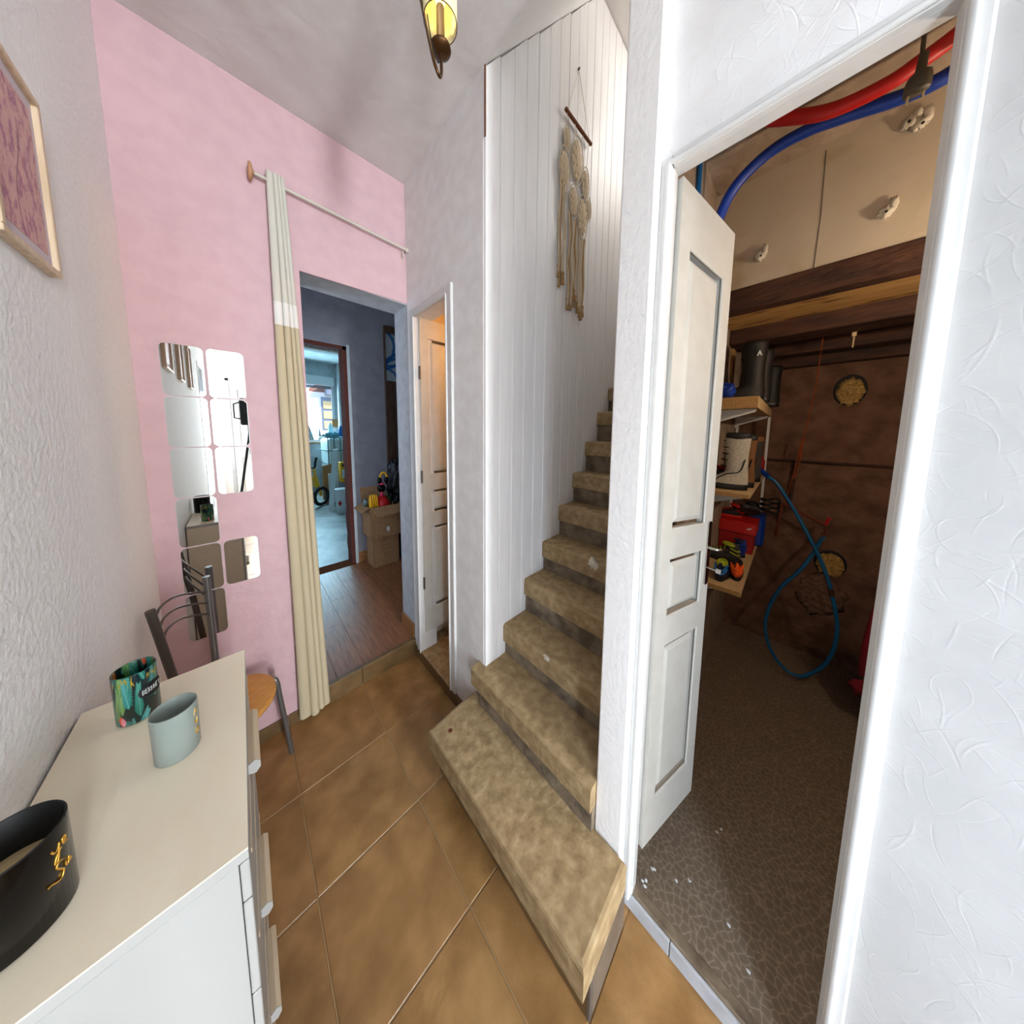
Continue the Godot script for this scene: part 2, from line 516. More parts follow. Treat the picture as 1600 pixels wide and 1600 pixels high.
	M.toy_pink = mat(Color(0.86, 0.22, 0.36), 0.4)
	M.bag_black = tmat(null, Vector3(5, 5, 5), 0.28, nrm_tex(12, 0.03, 14.0), 1.0, Color(0.02, 0.022, 0.03))
	M.glass = mat(Color(0.9, 0.95, 0.95, 0.08), 0.02)
	M.glass.transparency = BaseMaterial3D.TRANSPARENCY_ALPHA
	M.stone = tmat(ntex(79, 0.03, [Color(0.62, 0.57, 0.50), Color(0.80, 0.76, 0.69)], [0.2, 0.8]), Vector3(1, 1, 1), 0.9)
	M.house = mat(Color(0.86, 0.85, 0.82), 0.9)
	M.clay = mat(Color(0.80, 0.45, 0.30), 0.8)
	M.shutter = mat(Color(0.83, 0.72, 0.48), 0.8)
	M.house_grey = mat(Color(0.42, 0.46, 0.52), 0.8)
	M.hedge = mat(Color(0.30, 0.36, 0.24), 0.9)

# ---------------------------------------------------------------- setting
func _ready() -> void:
	rng.seed = 11
	# camera
	var cam := Camera3D.new()
	cam.name = "camera"
	add_child(cam)
	cam.projection = Camera3D.PROJECTION_FRUSTUM
	cam.near = 0.05
	cam.far = 200.0
	cam.size = 0.05 * 1600.0 / 430.6
	cam.frustum_offset = Vector2(0.05 * 9.56 / 430.6, -0.05 * 85.98 / 430.6)
	cam.transform = Transform3D(Basis.from_euler(Vector3(deg_to_rad(-5.3889), deg_to_rad(-43.8242), deg_to_rad(0.3906)), EULER_ORDER_YXZ), Vector3(0, 1.5, 0))
	cam.current = true
	# sky and exposure
	var env := Environment.new()
	var sky := Sky.new()
	var sm := ProceduralSkyMaterial.new()
	sm.sky_top_color = Color(0.45, 0.62, 0.85)
	sm.sky_horizon_color = Color(0.80, 0.87, 0.93)
	sm.ground_bottom_color = Color(0.40, 0.38, 0.35)
	sm.ground_horizon_color = Color(0.62, 0.61, 0.59)
	sm.sky_energy_multiplier = 2.0
	sky.sky_material = sm
	env.sky = sky
	env.background_mode = Environment.BG_SKY
	env.ambient_light_source = Environment.AMBIENT_SOURCE_SKY
	env.tonemap_mode = Environment.TONE_MAPPER_LINEAR
	env.tonemap_exposure = 1.08
	env.sdfgi_enabled = true
	env.ssao_enabled = true
	env.ssil_enabled = true
	var we := WorldEnvironment.new()
	we.name = "world_environment"
	we.environment = env
	add_child(we)
	var sun := DirectionalLight3D.new()
	sun.name = "sun"
	sun.light_energy = 3.0
	sun.light_color = Color(1.0, 0.95, 0.88)
	sun.shadow_enabled = true
	add_child(sun)
	sun.look_at_from_position(Vector3(3, 6, 4), Vector3.ZERO)
	# daylight at the front door and garage window; hall, landing and grey-room fills are added
	area_light("front_door_daylight", Vector3(-0.34, 0.98, 0.95), Vector3(0.68, -0.14, -0.73), Vector2(0.26, 1.8), 3.1, Color(0.88, 0.94, 1.0))
	area_light("hall_fill_light", Vector3(0.53, 1.6, 4.05), Vector3(-0.03, 0, -1), Vector2(0.5, 2.4), 22.0, Color(0.94, 0.975, 1.0))  # added fill light behind the camera; the hall end is closed
	area_light("garage_window_daylight", Vector3(0.95, 1.9, -7.93), Vector3(0, -0.1, 1), Vector2(1.5, 1.3), 9.0, Color(0.70, 0.91, 1.0))
	area_light("landing_fill_light", Vector3(2.35, 3.7, -0.47), Vector3(-1.0, -0.75, -0.12), Vector2(0.12, 0.5), 0.62, Color(1.0, 0.985, 0.96))  # added to brighten the boarded wall; no window is built up there
	area_light("grey_room_fill_light", Vector3(-0.90, 1.6, -2.45), Vector3(1, -0.05, -0.1), Vector2(0.8, 1.2), 1.9, Color(0.82, 0.9, 1.0))  # added to brighten the grey walls; this side has no window built
	make_materials()
	build_hall()
	build_stairs()
	build_cupboard_room()
	build_grey_room()
	build_garage()
	build_dresser()
	build_candles()
	build_chair()
	build_mirrors()
	build_curtain()
	build_pictures()
	build_lamp()
	build_macrame()
	build_tripod()
	build_cupboard_things()
	build_shoes()
	build_grey_things()
	build_garage_things()

func area_light(called: String, at: Vector3, dir: Vector3, size: Vector2, energy: float, c: Color) -> void:
	var l := AreaLight3D.new()
	l.name = called
	l.area_size = size
	l.light_energy = energy
	l.light_color = c
	l.area_range = 20.0
	l.area_attenuation = 2.0
	l.shadow_enabled = true
	add_child(l)
	l.look_at_from_position(at, at + dir)

func V(x: float, y: float, z: float) -> Vector3:
	return Vector3(x, y, z)

func tiles(parent: Node, called: String, xs: Array, zs: Array, y: float, th: float, mats: Array, gap := 0.003, bev := 0.002) -> void:
	for i in xs.size() - 1:
		for j in zs.size() - 1:
			var st := mb()
			box(st, V(xs[i] + gap / 2, y - th, zs[j] + gap / 2), V(xs[i + 1] - gap / 2, y + rng.randf_range(-0.0004, 0.0004), zs[j + 1] - gap / 2), bev)
			put(called, st, mats[(i * 7 + j * 3) % mats.size()], parent)

func build_hall() -> void:
	var st := mb()
	# floor: grout bed with a tile of its own in every cell
	var fl := shell("floor", "hallway floor of square brown stone-look tiles with thin pale grout")
	box(st, V(-0.45, -0.12, -1.86), V(0.80, -0.003, 4.2))
	put("grout_bed", st, M.grout, fl)
	var xs := [-0.267, 0.0885, 0.435, 0.80]
	var zs := [-1.668]
	for k in 16:
		zs.append(-1.30 + 0.349 * k)
	tiles(fl, "tile", xs, zs, 0.0, 0.02, [M.tile, M.tile_b])
	# left wall with the front door's opening
	var wl := shell("wall_left", "left hallway wall of grainy white plaster behind the dresser")
	st = mb()
	box(st, V(-0.42, -0.02, -1.86), V(-0.267, 3.0, 0.70))
	box(st, V(-0.42, -0.02, 1.15), V(-0.267, 3.0, 4.30))
	box(st, V(-0.42, 2.15, 0.70), V(-0.267, 3.0, 1.15))
	put("plaster", st, M.white_grain, wl)
	var d3 := shell("door_3", "front door opening in the left wall beside the camera")
	st = mb()
	box(st, V(-0.43, 0.0, 0.695), V(-0.262, 2.15, 0.715), 0.003)
	box(st, V(-0.43, 0.0, 1.135), V(-0.262, 2.15, 1.155), 0.003)
	box(st, V(-0.43, 2.135, 0.695), V(-0.262, 2.155, 1.155), 0.003)
	put("casing", st, M.paint, d3)
	# far wall, pink, with the doorway to the grey room
	var wf := shell("wall_far", "pink end wall of the hallway around the doorway to the grey room")
	st = mb()
	box(st, V(-0.30, -0.02, -1.86), V(0.245, 3.0, -1.677))
	box(st, V(0.245, 2.252, -1.86), V(0.90, 3.0, -1.677))
	box(st, V(0.769, -0.02, -1.86), V(0.90, 3.0, -1.677))
	put("jamb", st, M.jamb_grey, wf)
	st = mb()
	var pp := PackedVector2Array([Vector2(-0.268, -0.01), Vector2(0.245, -0.01), Vector2(0.245, 2.246), Vector2(0.772, 2.258), Vector2(0.772, 2.93), Vector2(-0.268, 2.93)])
	slab(st, pp, V(0, 0, -1.679), Vector3.RIGHT, Vector3.UP, V(0, 0, 0.008))
	put("pink_plaster", st, M.pink, wf)
	# tiled skirting and the tiled riser below the grey room
	var bb := shell("baseboard_far", "brown tiled skirting and doorstep riser along the pink wall")
	for s in [[-0.265, 0.0885, 0.062], [0.0895, 0.242, 0.062], [0.243, 0.435, 0.098], [0.436, 0.768, 0.098]]:
		st = mb()
		box(st, V(s[0], 0.0, -1.672), V(s[1] - 0.001, s[2], -1.661), 0.002)
		put("tile", st, M.tile_dark, bb)
	st = mb()
	box(st, V(0.244, 0.097, -1.69), V(0.769, 0.105, -1.660), 0.003)
	put("edge_strip", st, M.tile_dark, bb)
	# right wall beside the pink wall, with the narrow panelled door
	var wr := shell("wall_right", "white plaster wall between the pink wall and the stairs")
	st = mb()
	box(st, V(0.769, -0.02, -1.672), V(0.87, 3.0, -1.565))
	box(st, V(0.769, -0.02, -1.222), V(0.87, 3.0, -0.945))
	box(st, V(0.769, 2.155, -1.565), V(0.87, 3.0, -1.222))
	put("plaster", st, M.white_upright, wr)
	var b2 := shell("baseboard_right", "brown tiled doorstep riser below the narrow white door")
	st = mb()
	box(st, V(0.758, 0.0, -1.66), V(0.769, 0.066, -1.30), 0.002)
	put("tile", st, M.tile_dark, b2)
	st = mb()
	box(st, V(0.758, 0.0, -1.299), V(0.769, 0.066, -0.99), 0.002)
	put("tile", st, M.tile_dark, b2)
	st = mb()
	box(st, V(0.757, 0.066, -1.60), V(0.885, 0.076, -1.21), 0.003)
	put("sill", st, M.step, b2)
	build_door_2()
	# ceiling
	st = mb()
	box(st, V(-0.45, 2.918, -1.86), V(0.776, 3.05, 4.30))
	box(st, V(0.70, 2.918, -0.10), V(0.95, 3.05, 4.30))
	var ce := put("ceiling", st, M.ceiling)
	ce.set_meta("kind", "structure")
	ce.set_meta("label", "flat white plaster ceiling of the hallway")
	ce.set_meta("category", "ceiling")
	# end wall behind the camera with a white panelled door
	st = mb()
	box(st, V(-0.45, -0.02, 4.15), V(0.95, 3.0, 4.30))
	var wb := put("wall_near", st, M.white_grain)
	wb.set_meta("kind", "structure")
	tag(wb, "white plaster wall that closes the hallway behind the camera", "wall")
	var d5 := shell("door_5", "white panelled door at the near end of the hallway, seen in the mirror tiles")
	leaf(d5, V(-0.10, 0.0, 4.14), V(-0.10, 2.40, 4.14), V(0.42, 0.0, 4.14), V(0.42, 2.40, 4.14), 0.03, 1.0, M.paint, [0.0, 0.08, 0.40, 0.46, 0.94, 1.0], 0.09)
	st = mb()
	box(st, V(-0.16, 0.0, 4.12), V(-0.105, 2.46, 4.15), 0.004)
	box(st, V(0.425, 0.0, 4.12), V(0.48, 2.46, 4.15), 0.004)
	box(st, V(-0.16, 2.405, 4.12), V(0.48, 2.46, 4.15), 0.004)
	put("frame", st, M.jamb_grey, d5)
	# the long right-hand wall with the cupboard opening
	var wn := shell("wall_cupboard", "rough trowelled white wall around the cupboard doorway")
	st = mb()
	box(st, V(0.80, -0.02, 0.138), V(0.835, 3.0, 4.30))
	box(st, V(0.80, 2.150, -0.30), V(0.835, 3.0, 0.138))
	put("plaster", st, M.white_rough_dimmed, wn)
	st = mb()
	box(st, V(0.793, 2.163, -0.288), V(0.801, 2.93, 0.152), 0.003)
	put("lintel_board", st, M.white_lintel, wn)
	build_door_1()

func casing(parent: Node, x: float, z0: float, z1: float, y0: float, y1: float, w: float, depth: float) -> void:
	# a moulded architrave on a wall facing -x: two uprights and a head, each with a bead on its inner edge
	var parts := [[V(x, y0, z0 - w), V(x + depth, y1 + w, z0)], [V(x, y0, z1), V(x + depth, y1 + w, z1 + w)], [V(x, y1, z0), V(x + depth, y1 + w, z1)]]
	for i in 3:
		var st := mb()
		box(st, parts[i][0], parts[i][1], 0.004)
		var a: Vector3
		var b: Vector3
		if i == 0:
			a = V(x, y0 + 0.001, z0 - 0.007)
			b = V(x, y1 + 0.007, z0 - 0.007)
		elif i == 1:
			a = V(x, y0 + 0.001, z1 + 0.007)
			b = V(x, y1 + 0.007, z1 + 0.007)
		else:
			a = V(x, y1 + 0.007, z0 - 0.007)
			b = V(x, y1 + 0.007, z1 + 0.007)
		tube(st, [a, b], 0.006, 10)
		put("casing", st, M.paint, parent)

# a three-panelled door leaf between two upright edges; p and q are its bottom corners, side is which way its seen face looks
func leaf(parent: Node, h0: Vector3, h1: Vector3, f0: Vector3, f1: Vector3, th: float, side: float, m: Material, rails: Array, stile: float) -> MeshInstance3D:
	var along := f0 - h0
	along.y = 0.0
	var wid := along.length()
	var nrm := along.normalized().cross(Vector3.UP) * side
	var P := func(s: float, t: float, d: float) -> Vector3:
		var lo := h0.lerp(f0, s)
		var hi := h1.lerp(f1, s)
		return lo.lerp(hi, t) + nrm * d
	var st := mb()
	var slabf := func(s0: float, s1: float, t0: float, t1: float, d0: float, d1: float) -> void:
		hexa(st, [P.call(s0, t0, d0), P.call(s1, t0, d0), P.call(s1, t0, d1), P.call(s0, t0, d1), P.call(s0, t1, d0), P.call(s1, t1, d0), P.call(s1, t1, d1), P.call(s0, t1, d1)])
	var e := stile / wid
	slabf.call(0.0, e, 0.0, 1.0, -th, 0.0)
	slabf.call(1.0 - e, 1.0, 0.0, 1.0, -th, 0.0)
	var hgt := (h1 - h0).length()
	for i in range(0, rails.size(), 2):
		slabf.call(e, 1.0 - e, rails[i], rails[i + 1], -th, 0.0)
	var o := put("leaf", st, m, parent)
	for i in range(1, rails.size() - 1, 2):
		st = mb()
		var t0: float = rails[i]
		var t1: float = rails[i + 1]
		slabf.call(e, 1.0 - e, t0, t1, -th + 0.005, -0.010)
		# bevelled field and sloping moulding
		var k := 0.032 / wid
		var kt := 0.032 / hgt
		var inn := [P.call(e + k, t0 + kt, -0.004), P.call(1.0 - e - k, t0 + kt, -0.004), P.call(1.0 - e - k, t1 - kt, -0.004), P.call(e + k, t1 - kt, -0.004)]
		k = 0.018 / wid
		kt = 0.018 / hgt
		var out := [P.call(e + k, t0 + kt, -0.0098), P.call(1.0 - e - k, t0 + kt, -0.0098), P.call(1.0 - e - k, t1 - kt, -0.0098), P.call(e + k, t1 - kt, -0.0098)]
		var mid: Vector3 = P.call(0.5, (t0 + t1) / 2, -th)
		quad_out(st, inn[0], inn[1], inn[2], inn[3], mid)
		for j in 4:
			quad_out(st, out[j], out[(j + 1) % 4], inn[(j + 1) % 4], inn[j], mid)
		put("panel", st, m, o)
		st = mb()
		var r := 0.0045
		var c := [P.call(e, t0, -0.004), P.call(1.0 - e, t0, -0.004), P.call(1.0 - e, t1, -0.004), P.call(e, t1, -0.004)]
		for j in 4:
			tube(st, [c[j], c[(j + 1) % 4]], r, 8)
		put("moulding", st, m, o)
	return o

func build_door_1() -> void:
	var d := shell("door_1", "cream panelled cupboard door standing open under the stairs")
	casing(d, 0.785, -0.250, 0.126, 0.050, 2.138, 0.026, 0.02)
	var st := mb()
	box(st, V(0.80, 0.05, -0.262), V(0.832, 2.150, -0.248), 0.002)
	box(st, V(0.80, 0.05, 0.126), V(0.832, 2.150, 0.140), 0.002)
	box(st, V(0.80, 2.138, -0.262), V(0.832, 2.155, 0.138), 0.002)
	put("lining", st, M.paint, d)
	var h0 := V(0.832, 0.195, -0.2365)
	var h1 := V(0.832, 2.134, -0.2365)
	var f0 := V(1.135, 0.168, -0.1705)
	var f1 := V(1.135, 2.108, -0.1705)
	leaf(d, h0, h1, f0, f1, 0.026, 1.0, M.cream_paint, [0.0, 0.075, 0.345, 0.39, 0.485, 0.53, 0.925, 1.0], 0.052)
	# lock plate, lever and key on the far stile
	var u := (f0 - h0)
	u.y = 0
	u = u.normalized()
	var n := u.cross(Vector3.UP)
	var o := V(1.113, 0.0, -0.1754)
	st = mb()
	slab(st, round_rect(-0.011, 0.985, 0.011, 1.205, 0.008), o + n * 0.0005, u, Vector3.UP, n * 0.004, 0)
	var plate := put("lock_plate", st, M.chrome, d)
	st = mb()
	var a := o + V(0, 1.115, 0)
	tube(st, smooth_path([a, a + n * 0.02, a + n * 0.034 + u * 0.012 - V(0, 0.001, 0), a + n * 0.036 + u * 0.035 - V(0, 0.006, 0), a + n * 0.034 + u * 0.058 - V(0, 0.012, 0)]), 0.006, 10, 0.005)
	put("lever", st, M.chrome, plate)
	st = mb()
	var kk := o + V(0, 1.045, 0)
	tube(st, [kk, kk + n * 0.032], 0.0028, 8)
	box(st, V(-0.002, -0.008, -0.008), V(0.002, 0.008, 0.008), 0.001, Transform3D(Basis(), kk + n * 0.036))
	put("key", st, M.chrome, plate)

func build_door_2() -> void:
	var d := shell("door_2", "narrow white panelled door standing open beside the pink wall")
	casing(d, 0.757, -1.566, -1.226, 0.066, 2.150, 0.052, 0.02)
	var h0 := V(0.787, 0.200, -1.555)
	var h1 := V(0.787, 2.155, -1.555)
	leaf(d, h0, h1, h0 + V(0.34, 0, 0.0), h1 + V(0.34, 0, 0.0), 0.026, 1.0, M.cream_paint, [0.0, 0.075, 0.355, 0.40, 0.475, 0.525, 0.945, 1.0], 0.052)
	for y in [0.50, 1.18, 1.80]:
		var st := mb()
		tube(st, [V(0.781, y, -1.550), V(0.781, y + 0.075, -1.550)], 0.006, 8)
		put("hinge", st, M.steel_dark, d)
	# the small room behind it
	var w := shell("wall_back_room", "pale walls of the small room behind the narrow door")
	var st := mb()
	box(st, V(0.87, -0.1, -1.86), V(1.70, 2.6, -1.66))
	box(st, V(1.60, -0.1, -1.66), V(1.70, 2.6, -1.01))
	box(st, V(0.87, 2.40, -1.66), V(1.70, 2.6, -1.01))
	put("plaster", st, M.cream_wall, w)
	st = mb()
	box(st, V(0.79, -0.1, -1.66), V(1.65, 0.074, -0.95))
	put("concrete_floor", st, M.step, w)
	var lamp := thing("bare_bulb", "bare warm bulb hidden behind the narrow white door", "light bulb", V(1.35, 2.12, -1.15))
	st = mb()
	lathe(st, [Vector2(0.0, 2.06), Vector2(0.022, 2.075), Vector2(0.03, 2.10), Vector2(0.022, 2.13), Vector2(0.014, 2.15), Vector2(0.014, 2.18)], V(1.35, 0, -1.15), 16)
	put("bulb", st, M.bulb, lamp)
	st = mb()
	tube(st, [V(1.35, 2.17, -1.15), V(1.35, 2.40, -1.15)], 0.006, 8)
	put("flex", st, M.white_plastic, lamp)
	var l := OmniLight3D.new()
	l.name = "bulb_light"
	l.light_color = Color(1.0, 0.72, 0.42)
	l.light_energy = 0.16
	l.light_size = 0.03
	l.omni_range = 6.0
	l.omni_attenuation = 2.0
	l.shadow_enabled = true
	lamp.add_child(l)
	l.position = V(0, -0.02, 0)

func build_stairs() -> void:
	# boarded wall beside the flight
	var wp := shell("wall_stairs", "wall of white tongue-and-groove boards beside the stairs")
	var st := mb()
	box(st, V(0.85, -0.02, -1.02), V(2.75, 4.1, -0.946))
	put("backing", st, M.white_upright, wp)
	var x := 0.7705
	var i := 0
	while x < 2.66:
		var w := 0.0795
		st = mb()
		var zf := -0.930 + 0.0005 * ((i * 5) % 3)
		var gap := 0.006 + 0.006 * float(i % 3 == 1)
		var ta := minf(3.955, 2.918 + (x - 0.774) * 1.235 - gap)
		var tb := minf(3.955, 2.918 + (x + w - 0.774) * 1.235 - gap)
		var b := 0.0028
		var xa := x + 0.0004
		var xb := x + w - 0.0004
		hexa(st, [V(xa, 0.10, -0.946), V(xb, 0.10, -0.946), V(xb, 0.10, zf - b), V(xa, 0.10, zf - b), V(xa, ta, -0.946), V(xb, tb, -0.946), V(xb, tb, zf - b), V(xa, ta, zf - b)])
		hexa(st, [V(xa, 0.10, zf - b), V(xb, 0.10, zf - b), V(xb - b, 0.10, zf), V(xa + b, 0.10, zf), V(xa, ta, zf - b), V(xb, tb, zf - b), V(xb - b, tb, zf), V(xa + b, ta, zf)])
		put("plank", st, M.plank, wp)
		x += w
		i += 1
	st = mb()
	box(st, V(0.7675, 2.66, -0.936), V(0.7705, 2.912, -0.9285))
	put("gap_line_strip", st, M.stick, wp)  # thin brown strip drawn for the gap line at the wall corner
	# partition between the stairs and the cupboard
	st = mb()
	box(st, V(0.752, -0.02, -0.357), V(0.812, 4.1, -0.273), 0.004)
	box(st, V(0.80, -0.02, -0.357), V(2.75, 4.1, -0.282))
	var pa := put("wall_partition", st, M.white_column)
	pa.set_meta("kind", "structure")
	tag(pa, "end of the white plaster partition between stairs and cupboard", "wall")
	st = mb()
	box(st, V(2.70, -0.02, -1.02), V(2.80, 4.1, -0.28))
	var pe := put("wall_landing", st, M.white_grain)
	pe.set_meta("kind", "structure")
	tag(pe, "white wall at the top of the stairs", "wall")
	# sloping soffit and the flat ceiling over the landing
	st = mb()
	hexa(st, [V(0.774, 2.918, -0.96), V(1.62, 3.962, -0.96), V(1.62, 3.962, -0.28), V(0.774, 2.918, -0.28), V(0.74, 3.05, -0.96), V(1.55, 4.1, -0.96), V(1.55, 4.1, -0.28), V(0.74, 3.05, -0.28)])
	var sl := put("ceiling_slope", st, M.white_grain)
	sl.set_meta("kind", "structure")
	tag(sl, "sloping white soffit above the stairs", "ceiling")
	st = mb()
	box(st, V(1.52, 3.962, -1.0), V(2.8, 4.1, -0.28))
	var sc := put("ceiling_landing", st, M.ceiling)
	sc.set_meta("kind", "structure")
	tag(sc, "flat ceiling high above the top of the stairs", "ceiling")
	# the flight: each step a tread with a rounded nose over a recessed riser
	var s := thing("concrete_staircase", "bare beige concrete staircase rising between boarded wall and partition", "stairs", V(0.55, 0, -0.62))
	var nose := [[0.505, 0.225], [0.717, 0.391], [0.881, 0.548], [1.031, 0.727], [1.177, 0.888], [1.324, 1.065], [1.463, 1.245], [1.600, 1.435], [1.742, 1.632], [1.884, 1.807], [2.03, 1.985], [2.17, 2.16], [2.31, 2.335], [2.45, 2.51]]
	for k in nose.size():
		var nx: float = nose[k][0]
		var y: float = nose[k][1]
		var nxt: float = nose[k + 1][0] + 0.03 if k + 1 < nose.size() else 2.70
		var th := 0.090 if k != 1 else 0.088
		var z0 := -0.929 if k > 0 else -1.0
		var z1 := -0.3575 if k > 0 else -0.252
		st = mb()
		if k == 0:
			# the first tread is a wide slab whose far end stands in front of the wall
			var pl := PackedVector2Array([Vector2(0.505, 0.990), Vector2(0.509, 0.252), Vector2(0.751, 0.252), Vector2(0.751, 0.358), Vector2(0.81, 0.358), Vector2(0.81, 0.926), Vector2(0.765, 0.926), Vector2(0.765, 1.0), Vector2(0.64, 1.0)])
			slab_bevel(st, pl, y, 0.092, 0.012)
		else:
			tread(st, nx, nxt, z0 if k != 1 else -0.975, z1, y, th, k == 1)
		put("tread", st, M.step, s)
		st = mb()
		var below: float = nose[k - 1][1] if k > 0 else 0.0
		if k == 0:
			continue
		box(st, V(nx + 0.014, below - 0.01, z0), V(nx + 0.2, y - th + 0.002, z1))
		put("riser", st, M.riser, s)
	# chipped spots on the noses
	st = mb()
	lump(st, V(1.178, 0.872, -0.62), V(0.006, 0.024, 0.026), 0.9, 2.2, 4, 14, 8)
	put("chip_mark", st, M.filler, s)
	st = mb()
	lump(st, V(0.884, 0.535, -0.66), V(0.004, 0.012, 0.022), 0.9, 2.2, 5, 14, 8)
	put("chip_mark", st, M.filler, s)
	st = mb()
	lathe(st, [Vector2(0.0, 0.2252), Vector2(0.007, 0.2256), Vector2(0.009, 0.2256), Vector2(0.0095, 0.2250)], V(0.57, 0, -0.925), 16)
	put("bolt_head", st, M.rust, s)
	st = mb()
	box(st, V(0.56, 0.0, -0.985), V(0.751, 0.15, -0.263))
	put("core", st, M.riser, s)
	# tiled plinth below the first tread
	for e in [[-0.985, -0.80], [-0.80, -0.53], [-0.53, -0.262]]:
		st = mb()
		box(st, V(0.549, 0.001, e[0] + 0.001), V(0.560, 0.134, e[1] - 0.001), 0.0015)
		put("tile", st, M.tile_dark, s)
	st = mb()
	box(st, V(0.5615, 0.001, -0.263), V(0.751, 0.134, -0.252), 0.0015)
	put("tile", st, M.tile_end, s)
	st = mb()
	box(st, V(0.5485, 0.001, -0.263), V(0.5605, 0.134, -0.2515), 0.002)
	put("corner_trim", st, M.steel, s)

# a flat slab with chamfered upper edge; outline in (x, -z)
func slab_bevel(st: SurfaceTool, pl: PackedVector2Array, top: float, th: float, b: float) -> void:
	var inner := Geometry2D.offset_polygon(pl, -b, Geometry2D.JOIN_MITER)[0]
	var half := Geometry2D.offset_polygon(pl, -b * 0.3, Geometry2D.JOIN_MITER)[0]
	var loops := []
	for e in [[pl, top - th], [pl, top - b], [half, top - b * 0.3], [inner, top]]:
		var ring := []
		var poly: PackedVector2Array = e[0]
		# start every ring at the corner nearest the first outline's first corner
		var s := 0
		for i in poly.size():
			if poly[i].distance_to(pl[0]) < poly[s].distance_to(pl[0]):
				s = i
		for i in poly.size():
			var p := poly[(s + i) % poly.size()]
			ring.append(V(p.x, e[1], -p.y))
		loops.append(ring)
	for i in 3:
		var a: Array = loops[i]
		var b2: Array = loops[i + 1]
		if a.size() != b2.size():
			continue
		var mid := V(0.65, top - th, -0.62)
		for j in a.size():
			var k := (j + 1) % a.size()
			quad_out(st, a[j], a[k], b2[k], b2[j], mid)
	var idx := Geometry2D.triangulate_polygon(inner)
	for i in range(0, idx.size(), 3):
		tri_out(st, V(inner[idx[i]].x, top, -inner[idx[i]].y), V(inner[idx[i + 1]].x, top, -inner[idx[i + 1]].y), V(inner[idx[i + 2]].x, top, -inner[idx[i + 2]].y), V(0.65, top - th, -0.62))
	idx = Geometry2D.triangulate_polygon(pl)
	for i in range(0, idx.size(), 3):
		tri_out(st, V(pl[idx[i]].x, top - th, -pl[idx[i]].y), V(pl[idx[i + 1]].x, top - th, -pl[idx[i + 1]].y), V(pl[idx[i + 2]].x, top - th, -pl[idx[i + 2]].y), V(0.65, top, -0.62))

func tread(st: SurfaceTool, x0: float, x1: float, z0: float, z1: float, y: float, th: float, wide: bool) -> void:
	var prof := PackedVector2Array()
	var r := 0.014
	prof.append(Vector2(x1, y - th))
	prof.append(Vector2(x0 + 0.004, y - th))
	prof.append(Vector2(x0, y - th + 0.004))
	for k in 5:
		var a := PI - PI / 2 * k / 4.0
		prof.append(Vector2(x0 + r + r * cos(a), y - r + r * sin(a)))
	prof.append(Vector2(x1, y))
	if not wide:
		slab(st, prof, V(0, 0, z0), Vector3.RIGHT, Vector3.UP, V(0, 0, z1 - z0))
		return
	# the second tread turns the corner of the boarded wall
	slab(st, prof, V(0, 0, -0.929), Vector3.RIGHT, Vector3.UP, V(0, 0, z1 + 0.929))
	var short := PackedVector2Array()
	for p in prof:
		short.append(Vector2(minf(p.x, 0.768), p.y))
	slab(st, short, V(0, 0, z0), Vector3.RIGHT, Vector3.UP, V(0, 0, -0.929 - z0))

